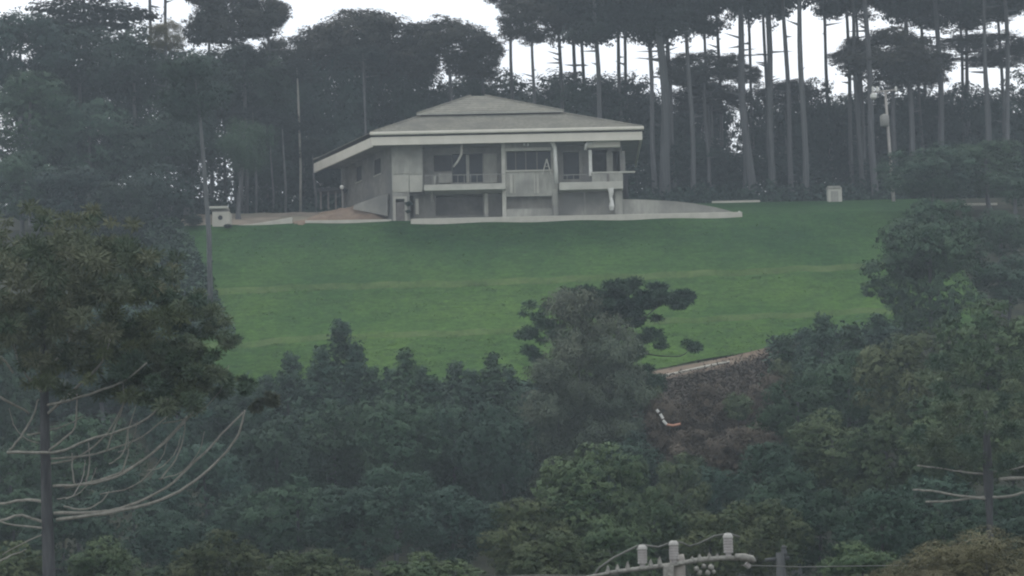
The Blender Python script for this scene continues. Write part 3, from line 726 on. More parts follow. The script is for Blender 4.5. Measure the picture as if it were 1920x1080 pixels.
# the lens-shaped crown reaching left over the sky gap and more crowns in the canopy
G2 = 'flat crowned pines along the skyline'
um = [
 ('dome', 1000, 0, 96, 76, 229, 'flat pine crown reaching left over the bright sky right of centre', 9),
 ('dome', 1075, -90, 96, 105, 236, 'broad flat pine crown touching the top of the picture above the roof end', 10),
 ('dome', 680, 0, 190, 125, 232, 'broad umbrella pine crown left of the roof peak, against the sky', 10),
 ('dome', 838, 34, 165, 110, 228, 'umbrella pine crown directly above the roof peak, sloping down right', 10),
 ('dome', 755, 60, 190, 80, 238, 'small umbrella crown between the two broad ones left of centre', 8),
 ('dome', 1318, 92, 185, 82, 228, 'low umbrella crown level with the sky gap right of the thickest trunk', 9),
 ('dome', 1335, 150, 225, 85, 236, 'lower dark crown under the low umbrella crown, beside the bright gap', 9),
 ('dome', 1475, 150, 205, 60, 238, 'small domed crown behind the trunks left of the utility box, below the open sky', 9),
 ('dome', 1395, 118, 165, 40, 232, 'small loose crown at the thick trunk above the bright gap in the wood', 9),
 ('dome', 1668, 55, 200, 112, 227, 'umbrella crown left of the power pole head, dark against the sky', 12),
 ('umbrella', 1850, 60, 100, 100, 230, 'thin flat umbrella crown spreading at the top right edge', 9),
 ('dome', 1800, -20, 70, 120, 236, 'flat pine crown at the top edge right of the power pole', 9),
 ('umbrella', 1605, -30, 38, 80, 232, 'flat pine crown at the top edge above the utility box', 9),
 ('dome', 440, -40, 110, 100, 226, 'dark flat pine crown between the two sky patches at top left', 10),
 ('dome', 535, 62, 190, 62, 232, 'dark domed pine crown below the second sky patch at top left', 9),
 ('dome', 610, 40, 190, 62, 234, 'dark domed pine crown at the left flank of the broad skyline crown', 9),
 ('dome', 500, -20, 80, 44, 228, 'ragged pine crown left of the second sky patch at top left', 9),
 ('dome', 905, 70, 170, 45, 234, 'low pine crown sloping down to the sky gap right of the roof peak', 9),
 ('dome', 1720, 80, 180, 80, 236, 'dark crown behind the domed one beside the power pole head', 9),
 ('dome', 1610, 70, 150, 60, 234, 'left shoulder crown of the dark dome beside the power pole head', 9),
 ('dome', 1880, 92, 128, 80, 234, 'flat pine crown at the right edge, second below the top', 9),
 ('dome', 960, -60, 40, 50, 238, 'pine crown cut by the top edge right of the open sky centre', 9),
 ('dome', 1165, -100, 88, 100, 240, 'flat pine crown at the top edge above the eave corner of the roof', 9),
 ('dome', 1250, -100, 84, 90, 234, 'flat pine crown at the top edge around the thickest trunk', 9),
 ('dome', 1345, -110, 64, 90, 240, 'flat pine crown at the top edge above the bright gap in the wood', 9),
 ('dome', 1430, -110, 44, 90, 236, 'flat pine crown at the top edge right of the bright gap in the wood', 9),
 ('dome', 1540, -110, 26, 90, 240, 'thin strip of pine crown at the top edge above the open sky', 9),
 ('dome', 1720, -80, 48, 110, 242, 'pine crown at the top edge right above the power pole', 9),
 ('dome', 1870, -80, 50, 110, 240, 'pine crown filling the top right corner', 9),
 ('tall', 160, -90, 60, 150, 226, 'tall pine crown filling the top left corner', 12),
 ('tall', 395, -100, 70, 70, 236, 'tall dark pine right of the first sky patch at top left', 9),
]
for a in um: tree(a[0], a[1], a[2], a[3], a[4], a[5], a[6], G2, a[7])
for xb_, lab in ((283, 'bare pine trunk at the left side of the first sky patch, top left'), (308, 'bare pine trunk in the middle of the first sky patch, top left')):
    tree('pine', xb_ , -160, -22, 60, 236, lab, G2, 9)
# dark wood behind the house and under the pines
G3 = 'understorey trees filling the wood'
wood = [
 # cx, top, bottom, hw, D, label
 (1010, 132, 330, 80, 240, 'brownish tree top just right of the roof peak, below the sky gap'),
 (1090, 128, 340, 80, 236, 'brownish tree top behind the right slope of the roof'),
 (1175, 124, 340, 75, 242, 'brownish tree top above the eave corner of the roof'),
 (1245, 170, 380, 60, 240, 'dark tree between the eave corner and the thickest pine trunk'),
 (1320, 150, 385, 62, 244, 'dark tree left of the bright gap in the wood'),
 (1380, 262, 385, 70, 236, 'low dark tree right below the bright gap in the wood'),
 (1450, 150, 385, 58, 242, 'dark tree just right of the bright gap in the wood'),
 (1520, 145, 385, 62, 240, 'dark tree behind the pale trunk left of the utility box'),
 (1590, 160, 385, 66, 244, 'dark tree straight behind the utility box'),
 (1655, 140, 385, 75, 238, 'dark tree behind the leaning power pole'),
 (1735, 150, 385, 70, 242, 'dark tree in the wood right of the power pole'),
 (1815, 128, 385, 75, 238, 'dark tree second right of the power pole in the wood'),
 (1900, 120, 385, 75, 242, 'dark tree in the wood at the right edge'),
 (1290, 250, 390, 70, 232, 'low dark tree at the foot of the pines right of the house'),
 (1190, 230, 380, 60, 230, 'low dark tree touching the right eave of the house'),
 (1500, 270, 390, 70, 234, 'low dark bushy tree left of the utility box'),
 (1620, 290, 390, 70, 234, 'low dark bushy tree between utility box and power pole'),
 (940, 120, 300, 60, 242, 'dark tree behind the roof peak, at its right'),
 (860, 120, 300, 70, 238, 'dark tree straight behind the roof peak'),
 (780, 125, 330, 70, 234, 'dark tree behind the left slope of the roof'),
 (700, 100, 340, 70, 236, 'dark tree behind the left corner of the roof'),
 (630, 90, 340, 70, 230, 'dark tree above the low left eave of the house'),
 (560, 100, 350, 70, 234, 'dark tree first left of the low left eave'),
 (490, 90, 340, 70, 226, 'dark tree behind the drooping grey green crown at left'),
 (420, 80, 320, 75, 230, 'dark tree above the slender bare trunk at left'),
 (660, 230, 385, 60, 224, 'low dark tree behind the dark timber shelter'),
 (570, 250, 390, 65, 226, 'low dark tree behind the bare yard left of the house'),
 (500, 270, 390, 60, 224, 'low dark tree right of the small hut, under the tall trunks'),
]
for k, (cx, t_, b_, hw_, D, lab) in enumerate(wood): tree('dark', cx, t_ + 4, b_, hw_ * 1.12, D, lab, G3, 8)
# thin pale trunks in the wood left of the house
G4 = 'slender pale trunks in the wood left of the house'
slim = [(462, 150, 360, 8, 'brightest slender trunk in the wood left of the house, above the drooping crown'), (480, 260, 395, 5, 'slender trunk just right of the droopy crown trunk'),
        (512, 300, 395, 4, 'slender pale trunk left of the eave tip, third counting from it'), (535, 280, 392, 5, 'slender pale trunk left of the eave tip, second counting from it'),
        (563, 180, 390, 5, 'slender pale trunk nearest to the eave tip'), (592, 330, 392, 5, 'slender trunk right under the tip of the left eave'), (686, 150, 260, 5, 'slender pale trunk above the left corner of the roof')]
for k, (px, t_, b_, wpx, lab) in enumerate(slim):
    D = 216 + k % 3; p, q = P(px, b_, D), P(px - 6, t_, D); z = gz(p.x, D)
    r0 = empty('slender_tree', (p.x, D, z - .1)); tag(r0, lab, 'tree trunk', G4)
    MB().tube([(p.x, D, z - .1), (p.x * .6 + q.x * .4 + .15, D, z + (q.z - z) * .4), (q.x + .1, D, q.z), (q.x, D, q.z + 3)], [wpx * .026, wpx * .024, wpx * .02, .04], 7).build('trunk', M['barkpale'] if k in (4,) else M['bark'], r0, smooth=True)
    c = link('crown', LIB['pine'][k % 5], r0); c.location = (q.x - p.x, 0, q.z + 2.5 - z); c.scale = (2.4, 2.4, 1.4)
# left hand wood, greener and nearer
G5 = 'trees of the dense wood at the left'
left = [
 ('dark', 40, 20, 200, 90, 214, 'big dark green tree at the left edge near the top'),
 ('dark', 150, 30, 190, 90, 218, 'dark green tree second from the left edge near the top'),
 ('dark', 255, 50, 230, 80, 214, 'dark green tree left of the first sky patch'),
 ('brown', 315, 34, 110, 34, 208, 'small pale brown tree top below the first sky patch at top left'),
 ('dark', 345, 84, 260, 85, 216, 'dark tree below the first sky patch with a flat pale rimmed top'),
 ('dark', 455, 80, 240, 80, 218, 'dark tree below the dark flat crown at top left'),
 ('dark', 90, 100, 300, 95, 224, 'dark tree closing the gap at the left edge behind the big green one'),
 ('dark', 210, 110, 300, 90, 228, 'dark tree closing the wood behind the blue green tree at left'),
 ('dark', 130, 200, 430, 95, 214, 'dark tree low behind the rounded green tree at the left edge'),
 ('blue', 60, 130, 330, 95, 204, 'green tree with rounded top at the left edge, mid height'),
 ('blue', 170, 170, 380, 85, 206, 'blue green tree right of the rounded one at the left edge'),
 ('dark', 270, 180, 400, 85, 208, 'dark tree mass above the far left end of the lawn'),
 ('dark', 360, 200, 370, 70, 212, 'dark tree around the slender bare trunk at left'),
 ('blue', 40, 270, 440, 80, 196, 'grey green tree at the left edge above the big araucaria'),
 ('dark', 140, 310, 450, 80, 194, 'grey green bushy tree second from left above the araucaria'),
 ('dark', 300, 300, 445, 65, 201.5, 'darkest round tree at the left end of the lawn'),
 ('dark', 230, 330, 470, 60, 192, 'dark tree right above the araucaria crown'),
]
for k, (kd, cx, t_, b_, hw_, D, lab) in enumerate(left): tree(kd, cx, t_, b_, hw_ * 1.08, D, lab, G5, 10)
tree('droop', 462, 208, 335, 58, 206, 'grey green drooping tree crown between the hut and the left eave', None, 9, (447, 425))
# lone slender trunk before the left end of the lawn
p, q = P(395, 552, 178), P(366, 150, 178)
r0 = empty('slender_tree', (p.x, 178, gz(p.x, 178))); tag(r0, 'long slender bare trunk standing in front of the left end of the lawn', 'tree')
MB().tube([(p.x, 178, gz(p.x, 178) - .2), P(392, 440, 178), P(384, 330, 178), P(376, 230, 178), q], [.22, .2, .17, .13, .07], 9).build('trunk', M['bark'], r0, smooth=True)
c = link('crown', LIB['dark'][2], r0); c.location = (q.x - p.x - .3, 0, q.z - gz(p.x, 178) - 1); c.scale = (2.8, 2.8, 3.2)
# right side domes beside the lawn
G6 = 'dark domed trees at the right of the lawn'
right = [
 ('blue', 1745, 262, 400, 100, 196, 'dark flat domed tree right of the power pole foot'),
 ('blue', 1850, 258, 390, 90, 200, 'dark domed tree behind, at the right edge below the pine trunks'),
 ('blue', 1905, 312, 400, 55, 190, 'lower dark dome at the right edge of the picture'),
 ('blue', 1880, 385, 500, 60, 176, 'dark bushy tree below the short pale wall at the right edge'),
 ('blue', 1755, 360, 560, 100, 160, 'large round grey green tree covering the right end of the lawn, upper part'),
 ('blue', 1748, 400, 670, 124, 152, 'large dark round tree at the right end of the lawn, bulging over the grass'),
 ('blue', 1890, 470, 600, 70, 158, 'dark tree at the right edge beside the large round one'),
]
for k, (kd, cx, t_, b_, hw_, D, lab) in enumerate(right): tree(kd, cx, t_, b_, hw_, D, lab, G6, 10)
# conifers along the bottom of the lawn
G7 = 'young conifers along the lower edge of the lawn'
con = [(545, 675, 900, 60, 'conifer at the left of the row, right of the araucaria tips'), (640, 612, 860, 66, 'tallest conifer of the row below the lawn'),
       (700, 700, 900, 55, 'low conifer just right of the tallest one'), (760, 668, 890, 62, 'conifer with blunt top in the middle of the row below the lawn'),
       (855, 690, 900, 60, 'conifer with a small spike, left of the sharpest one'), (925, 674, 910, 64, 'conifer with the sharpest tip, left of the feathery tree'),
       (590, 700, 920, 60, 'low conifer left of the tallest one in the row'), (810, 715, 900, 60, 'low conifer between the blunt top and the small spike'),
       (500, 715, 930, 60, 'low conifer touching the drooping tips of the foreground araucaria'), (670, 655, 880, 60, 'conifer leaning on the right flank of the tallest one'),
       (605, 660, 890, 60, 'conifer at the left flank of the tallest one'), (885, 705, 920, 62, 'low conifer between the small spike and the sharpest one'),
       (955, 700, 920, 60, 'low conifer directly left of the feathery tree'), (735, 700, 900, 60, 'low conifer hugging the left side of the blunt one'),
       (790, 700, 900, 58, 'low conifer hugging the right side of the blunt one'), (1600, 618, 800, 60, 'small conifer right of the pointed one below the right part of the lawn'),
       (1515, 625, 820, 56, 'small conifer left of the pointed one below the right part of the lawn'), (1650, 600, 800, 60, 'conifer at the foot of the large dark round tree'),
       (1545, 600, 800, 60, 'small pointed conifer below the right part of the lawn'), (1475, 640, 840, 60, 'conifer beside the upper end of the brown bank')]
for k, (cx, t_, b_, hw_, lab) in enumerate(con): tree('conifer', cx, t_ - 10, b_, hw_ * 2.1, 150 - (k % 4) * 3, lab, G7, 8)
# dark wood in the lower middle
G8 = 'bluish dark trees in the hollow below the lawn'
mid = [
 (520, 770, 960, 75, 128, 'dark bluish tree right of the bare araucaria branches'), (630, 740, 960, 85, 132, 'dark bluish tree under the tallest conifer'),
 (740, 745, 960, 85, 128, 'dark bluish tree under the blunt conifer'), (850, 740, 980, 85, 132, 'dark bluish tree under the small spiked conifer'),
 (935, 740, 990, 70, 126, 'darkest bluish tree left of the feathery one'), (560, 880, 1080, 90, 112, 'dark tree at the bottom right of the araucaria trunk'),
 (680, 900, 1100, 90, 108, 'dark tree at the bottom, left of the paler rounded one'), (745, 862, 1060, 75, 116, 'paler rounded tree with a domed top in the lower middle'),
 (850, 900, 1100, 85, 112, 'dark tree at the bottom between the paler dome and the bright leafy tree'), (470, 900, 1100, 80, 118, 'dark tree behind the longest bare branch'),
 (380, 820, 1060, 90, 124, 'dim tree seen through the bare araucaria branches'), (250, 860, 1080, 100, 120, 'dim tree right of the araucaria trunk near the bottom'),
 (150, 760, 1000, 110, 130, 'dim tree directly behind the araucaria trunk'), (20, 800, 1060, 90, 126, 'dim tree behind the left branches of the araucaria'),
 (250, 690, 860, 80, 163, 'dim tree behind the lowest foliage tufts of the araucaria'), (140, 700, 880, 80, 161, 'dim tree behind the fork of the araucaria branches'), (360, 745, 900, 60, 152, 'dim tree behind the tips of the bare araucaria branches'),
 (300, 590, 820, 90, 162, 'green tree behind the araucaria crown at the left end of the lawn'), (190, 560, 800, 90, 158, 'dim green tree behind the middle of the araucaria crown'),
 (60, 540, 800, 100, 160, 'dim tree behind the left part of the araucaria crown'), (380, 690, 880, 60, 156, 'green tree behind the drooping tips of the araucaria crown'),
 (-20, 620, 900, 90, 150, 'dim tree at the left edge behind the bare branches'), (120, 930, 1140, 90, 112, 'dim tree low behind the araucaria trunk'), (30, 900, 1120, 80, 116, 'dim tree low at the left edge behind the araucaria'),
 (320, 940, 1140, 80, 108, 'dim tree low at the left, under the longest bare branches'), (1180, 800, 1000, 80, 122, 'dim tree at the foot of the feathery trees'),
 (330, 700, 900, 80, 138, 'dim green tree behind the tips of the araucaria'), (455, 715, 900, 60, 140, 'green tree just right of the araucaria tips'),
]
for k, (cx, t_, b_, hw_, D, lab) in enumerate(mid): tree('blue', cx, t_, b_, hw_ * 1.1, D, lab, G8, 9)
# feathery tree and scrub behind
tree('feather', 1090, 548, 880, 125, 133, 'feathery grey green tree standing in front of the lawn centre', None, 8)
tree('feather', 1160, 640, 920, 95, 131, 'feathery brownish tree between the araucaria trunk and the brown bank', None, 6)
tree('feather', 1045, 680, 950, 105, 128, 'lower feathery grey tree left below the tall feathery one', None, 6)
# bright leafy trees at the bottom
G9 = 'leafy trees in the foreground along the bottom'
fg = [
 ('broad', 1120, 824, 1080, 118, 88, 'bright topped leafy tree in the bottom middle, tallest of the foreground'),
 ('broad', 985, 918, 1130, 85, 84, 'leafy tree with a flat pale top left of the bright topped one'),
 ('broad', 1225, 905, 1120, 70, 84, 'leafy tree on the right shoulder of the bright topped one'),
 ('broad', 1050, 985, 1180, 95, 72, 'leafy tree in the bottom middle, left of the power line insulators'),
 ('broad', 1150, 960, 1160, 85, 76, 'leafy tree crown directly behind the left insulator'),
 ('broad', 800, 1030, 1200, 110, 70, 'low pale rimmed tree at the bottom edge, left of centre'),
 ('broad', 1335, 945, 1120, 75, 80, 'leafy tree crown behind the right insulator'),
 ('broad', 410, 985, 1180, 90, 78, 'leafy tree at the bottom between araucaria trunk and the dark wood'),
 ('broad', 580, 1020, 1200, 110, 74, 'leafy tree at the bottom edge under the dark wood'),
 ('broad', 220, 1000, 1200, 100, 80, 'leafy tree at the bottom just right of the araucaria trunk'),
 ('broad', 20, 1010, 1200, 90, 84, 'leafy tree in the bottom left corner'),
 ('broad', 1270, 850, 1050, 60, 104, 'dim leafy tree at the foot of the brown bank'),
]
for k, (kd, cx, t_, b_, hw_, D, lab) in enumerate(fg): tree(kd, cx, t_, b_, hw_, D, lab, G9, 10)
G10 = 'trees of the green mass at the lower right'
rt = [
 ('broad', 1850, 552, 800, 110, 112, 'broad tree with a pale rimmed top at the right, highest of the lower right mass'),
 ('broad', 1700, 610, 850, 95, 118, 'leafy tree left below the pale rimmed one at the right'),
 ('blue', 1590, 640, 860, 90, 124, 'leafy tree in the lower right mass under the pointed conifer'),
 ('blue', 1500, 690, 900, 80, 120, 'dark tree bordering the brown bank on its right'),
 ('broad', 1560, 760, 960, 90, 104, 'leafy tree with a green rounded top right of the brown bank'),
 ('blue', 1440, 820, 1020, 75, 102, 'dark tree at the lower right end of the brown bank'),
 ('broad', 1665, 770, 1000, 95, 100, 'leafy tree in the middle of the lower right mass'),
 ('broad', 1800, 720, 960, 110, 98, 'leafy tree above the forked bare branches at right'),
 ('broad', 1900, 700, 950, 80, 102, 'leafy tree at the right edge above the bare branches'),
 ('blue', 1340, 860, 1060, 75, 108, 'dim tree at the foot of the brown bank, right of its middle'),
 ('blue', 1480, 860, 1080, 80, 98, 'dim tree in the hollow between the insulators and the lower right mass'),
 ('blue', 1760, 860, 1080, 90, 96, 'dark tree behind the tips of the forked bare branches'),
 ('blue', 1900, 960, 1150, 80, 84, 'dark tree at the right edge under the bare branches'),
 ('broad', 1430, 925, 1120, 85, 82, 'round topped tree right of the insulators'),
 ('blue', 1540, 900, 1120, 85, 86, 'dark round tree second right of the insulators'),
 ('blue', 1650, 900, 1120, 90, 84, 'dim tree left of the right araucaria trunk'),
 ('blue', 1770, 950, 1140, 90, 88, 'dim tree behind the right araucaria trunk'),
 ('blue', 1890, 900, 1100, 80, 92, 'dark tree right of the right araucaria trunk'),
 ('broad', 1620, 1010, 1180, 100, 62, 'leafy tree at the bottom edge, left of the brown bush'),
 ('brown', 1850, 985, 1200, 150, 46, 'olive brown bush top in the bottom right corner'),
 ('brown', 1700, 1045, 1220, 110, 44, 'lower olive brown bush left of the one in the bottom right corner'),
]
for k, (kd, cx, t_, b_, hw_, D, lab) in enumerate(rt): tree(kd, cx, t_, b_, hw_, D, lab, G10, 10)
# far wood that closes the background, reads as one mass
g = np.random.default_rng(9); L = []
for k in range(80):
    px = -150 + k * 28; D = 250 + g.uniform(0, 20)
    tp = 215 if not 1330 < px < 1420 else 290
    p0, p1 = P(px, 400, D), P(px, tp + g.uniform(-30, 40), D); h = (p1.z - p0.z)
    p0.z = ZB - 1.5; h = p1.z - p0.z; L.append((np.array([p1.x, D, p0.z - 3 + h * .5]), np.array([3.8, 3.0, h * .55 + 3])))
o = link('distant_wood', crown_from_lobes('distant_wood', g, L, 110000, .42, M['pine_leaf'], csz=.5)); tag(o, 'dark mass of the wood seen between the trunks', 'wood', kind='stuff')
# low undergrowth along the foot of the pines
g = np.random.default_rng(14); n_ = 5200
c = np.stack([g.uniform(-48, 52, n_), g.uniform(217, 244, n_), np.zeros(n_)], 1); c[:, 2] = zg(c[:, 0], c[:, 1]) + g.uniform(0, 2.4, n_) * np.clip((c[:, 1] - 215) / 8, .2, 1)
c = np.repeat(c, 14, 0); c += g.normal(size=c.shape) * .4; nr = rnd_dir(g, len(c)); nr[:, 2] += .5; nr /= np.linalg.norm(nr, axis=1, keepdims=True)
v, f, tn = leaves(g, c, nr, .32, np.clip(np.repeat(g.uniform(0, 1, n_), 14), 0, 1))
tag(link('forest_undergrowth', mesh_np('forest_undergrowth', v, f, M['dark_leaf'], False, tn)), 'dark undergrowth between the feet of the pines', kind='stuff')
# brown scrub bank
kx = [(1170, 700), (1230, 690), (1340, 668), (1450, 648), (1480, 700), (1440, 800), (1400, 880), (1250, 880), (1120, 860)]
def scrub(name, n, pxr, pyr, sz, m, seed, lab, cond=None, hh=.35, up_=.6, sp=.25):
    g = np.random.default_rng(seed); pts = []
    while len(pts) < n:
        a, b_ = g.uniform(*pxr), g.uniform(*pyr)
        if cond and not cond(a, b_): continue
        pts.append((a, b_))
    # march all sight lines together down to the slope
    pts = np.array(pts); R3 = np.array(CAMROT)
    d = np.stack([(pts[:, 0] - 960) / F, (540 - pts[:, 1]) / F, -np.ones(len(pts))], 1) @ R3.T
    d /= d[:, 1:2]; Dv = np.full(len(pts), 216.); ok = np.zeros(len(pts), bool)
    for D in np.arange(105, 216, .35):
        hit = (~ok) & (d[:, 2] * D <= zg(d[:, 0] * D, np.full(len(pts), D))); Dv[hit] = D; ok |= hit
    c = d * Dv[:, None]; c = c[ok]; c[:, 2] = zg(c[:, 0], c[:, 1])
    cl = 12; c = np.repeat(c, cl, 0); c += g.normal(size=c.shape) * np.array([sp, sp, hh]); c[:, 2] += hh
    nr = rnd_dir(g, len(c)); nr[:, 2] = np.abs(nr[:, 2]) + up_; nr /= np.linalg.norm(nr, axis=1, keepdims=True)
    t = np.clip(np.repeat(g.uniform(0, .8, len(c) // cl), cl) + g.uniform(-.2, .2, len(c)), 0, 1)
    v, f, tn = leaves(g, c, nr, sz, t, aspect=2.2)
    o = link(name, mesh_np(name, v, f, m, False, tn)); tag(o, lab, kind='stuff'); return o
scrub('brown_scrub', 16000, (1000, 1500), (655, 900), .10, M['scrub_leaf'], 4, 'low brown scrub covering the bank below the lawn',
      lambda a, b_: b_ > 740 - (a - 1220) * .26)
scrub('undergrowth', 9000, (300, 1300), (720, 900), .22, M['bluegreen_leaf'], 6, 'dark undergrowth along the lower edge of the lawn', lambda a, b_: b_ > 742 - max(0, a - 900) * .04 and a < 1220)
scrub('undergrowth', 1500, (1440, 1720), (600, 800), .22, M['bluegreen_leaf'], 7, 'dark undergrowth below the right end of the lawn', lambda a, b_: b_ > 655 - (a - 1440) * .15)
scrub('undergrowth', 2500, (150, 470), (425, 640), .2, M['bluegreen_leaf'], 12, 'bushy undergrowth at the left end of the lawn', lambda a, b_: a < 345 + (b_ - 430) * .42)
scrub('grass_tufts', 4500, (330, 1700), (418, 740), .07, M['tuft_leaf'], 21, 'coarser grass tufts scattered over the sloping lawn',
      lambda a, b_: b_ < 745 - max(0, a - 1000) * .17 and b_ > 432 - (a - 400) * .02 and a > 340 + (b_ - 430) * .3 and a < 1700 - (b_ - 400) * .3, hh=.02, up_=2.5, sp=.26)
for cx, t_, b_, hw_, D, lab in ((1260, 735, 900, 62, 130, 'brown feathery bush at the left end of the brown bank'), (1345, 715, 900, 70, 133, 'brown feathery bush in the middle of the brown bank'),
        (1425, 690, 880, 62, 136, 'brown feathery bush at the right end of the brown bank'), (1310, 800, 960, 80, 122, 'low brown bush under the white pipe pieces'), (1400, 790, 950, 75, 120, 'low brown bush bottom right of the brown bank')):
    tree('scrubby', cx, t_, b_, hw_, D, lab, 'brown bushes on the bank', 4)
for cx, t_, b_, hw_, D, lab in ((1465, 665, 740, 26, 140, 'small green bush at the upper right corner of the brown bank'), (1385, 735, 800, 30, 130, 'small green bush in the middle of the brown bank'),
        (1290, 840, 930, 40, 116, 'small green bush below the white pipe pieces'), (1225, 720, 790, 20, 134, 'tiny green bush at the left end of the bare earth strip'), (1430, 780, 860, 34, 122, 'green bush at the right side of the brown bank')):
    tree('shrub', cx, t_, b_, hw_, D, lab, 'small green bushes on the bank', 3)
# bank strip: bare earth with a pale stone edge
m = MB(); pts = [(1222, 722, 700), (1290, 705, 688), (1370, 692, 672), (1450, 668, 652)]
bp = []
for a, lo, hi in pts:
    d1, x1 = ground_y(a, lo); d2, x2 = ground_y(a, hi); bp.append(((x1, d1), (x2, d2)))
for (a, b_), (c, d) in zip(bp[:-1], bp[1:]):
    i = len(m.v); m.v += [(*q, gz(*q) + .12) for q in (a, c, d, b_)]; m.f.append((i, i+1, i+2, i+3))
tag(m.build('earth_strip', M['soil']), kind='structure')
m = MB(); line = [(1240, 722), (1275, 713), (1310, 705), (1350, 697), (1368, 694)]; lw = []
for a, b_ in line:
    d, x = ground_y(a, b_); lw.append(Vector((x, d, gz(x, d) + .55)))
m.tube(lw, [.12, .09, .1, .11, .1], 6)
tag(m.build('stone_edging', M['kerb']), 'thin pale stone edging running along the bare earth above the brown bank', 'edging')
# white pieces of pipe with an orange end lying on the bank
pr = empty('drain_pipe', P(1246, 800, 132)); tag(pr, 'short white pipe pieces with an orange end lying on the reddish bank', 'pipe')
d0 = 127.0
for k, (a, b_, c, d) in enumerate(((1231, 768, 1235, 773), (1238, 776, 1243, 785), (1243, 788, 1250, 796))):
    MB().tube([P(a, b_, d0 - 3), P(c, d, d0 - 3)], .075, 8).build('pipe_piece', M['white'], pr)
MB().tube([P(1250, 796, d0 - 3), P(1262, 798, d0 - 3), P(1276, 795, d0 - 3)], .07, 8).build('orange_end', M['orange'], pr)
pr.location = P(1246, 800, d0 - 3)
for ch in pr.children: ch.location -= (pr.location - P(1246, 800, 132))
# ------------------------------------------------------------------ araucarias
def needles_mesh(name, g, centres, radii, n, leaf, m, flat=.7, aspect=4.0):
    """spiky ball clusters: leaves point outwards from their tuft centre"""
    w_ = np.array(radii) ** 2; w_ = w_ / w_.sum(); li = g.choice(len(centres), n, p=w_)
    C = np.array(centres)[li]; r_ = np.array(radii)[li][:, None]
    d = rnd_dir(g, n); rr = g.uniform(.25, 1.05, n)[:, None]
    c = C + d * r_ * rr * np.array([1, 1, flat])
    side = np.cross(d, rnd_dir(g, n)); side /= np.linalg.norm(side, axis=1, keepdims=True)
    s = leaf * g.uniform(.6, 1.3, n)[:, None]
    v = np.stack([c - d * s * aspect * .5, c + side * s * .5, c + d * s * aspect * .5, c - side * s * .5], 1).reshape(-1, 3)
    t = np.clip(g.uniform(0, .85, len(centres))[li] + g.uniform(0, .15, n), 0, 1)
    return mesh_np(name, v, np.arange(n * 4).reshape(n, 4), m, False, np.repeat(t, 4))
# foreground araucaria
AD = 70.0; k1 = AD / F
tb = P(92, 1080, AD); zb = gz(tb.x, AD)
ar = empty('araucaria_tree', (tb.x, AD, zb)); tag(ar, 'big foreground araucaria at left with long bare upcurved branches and brushy crown', 'araucaria')
MB().tube([(tb.x + .1, AD, zb - .3), P(92, 1080, AD), P(88, 960, AD), P(84, 800, AD), P(82, 650, AD), P(80, 500, AD)], [.3, .19, .17, .14, .11, .05], 12).build('trunk', M['bark'], ar, smooth=True)
def local(o, v): return [(a - o.location.x, b - o.location.y, c - o.location.z) for a, b, c in v]
def branch(pts, d0, d1, r0, r1, parent=ar, AD=AD, m='barkpale'):
    n = len(pts); q = [P(a, b_, AD + d0 + (d1 - d0) * i / (n - 1)) for i, (a, b_) in enumerate(pts)]
    # smooth the path with a Catmull-Rom pass
    s = []
    for i in range(n - 1):
        p0, p1, p2, p3 = q[max(i-1, 0)], q[i], q[i+1], q[min(i+2, n-1)]
        for t in (0, .25, .5, .75):
            s.append(.5 * ((2*p1) + (p2-p0)*t + (2*p0-5*p1+4*p2-p3)*t*t + (3*p1-p0-3*p2+p3)*t**3))
    s.append(q[-1]); jr = random.Random(int(pts[0][0] * 7 + pts[0][1]))
    s = [p + Vector((jr.uniform(-1, 1), 0, jr.uniform(-1, 1))) * .015 for p in s]
    k = len(s); MB().tube(s, [(r0 + (r1 - r0) * i / (k - 1)) * .76 for i in range(k)], 7).build('branch', M[m], parent, smooth=True)
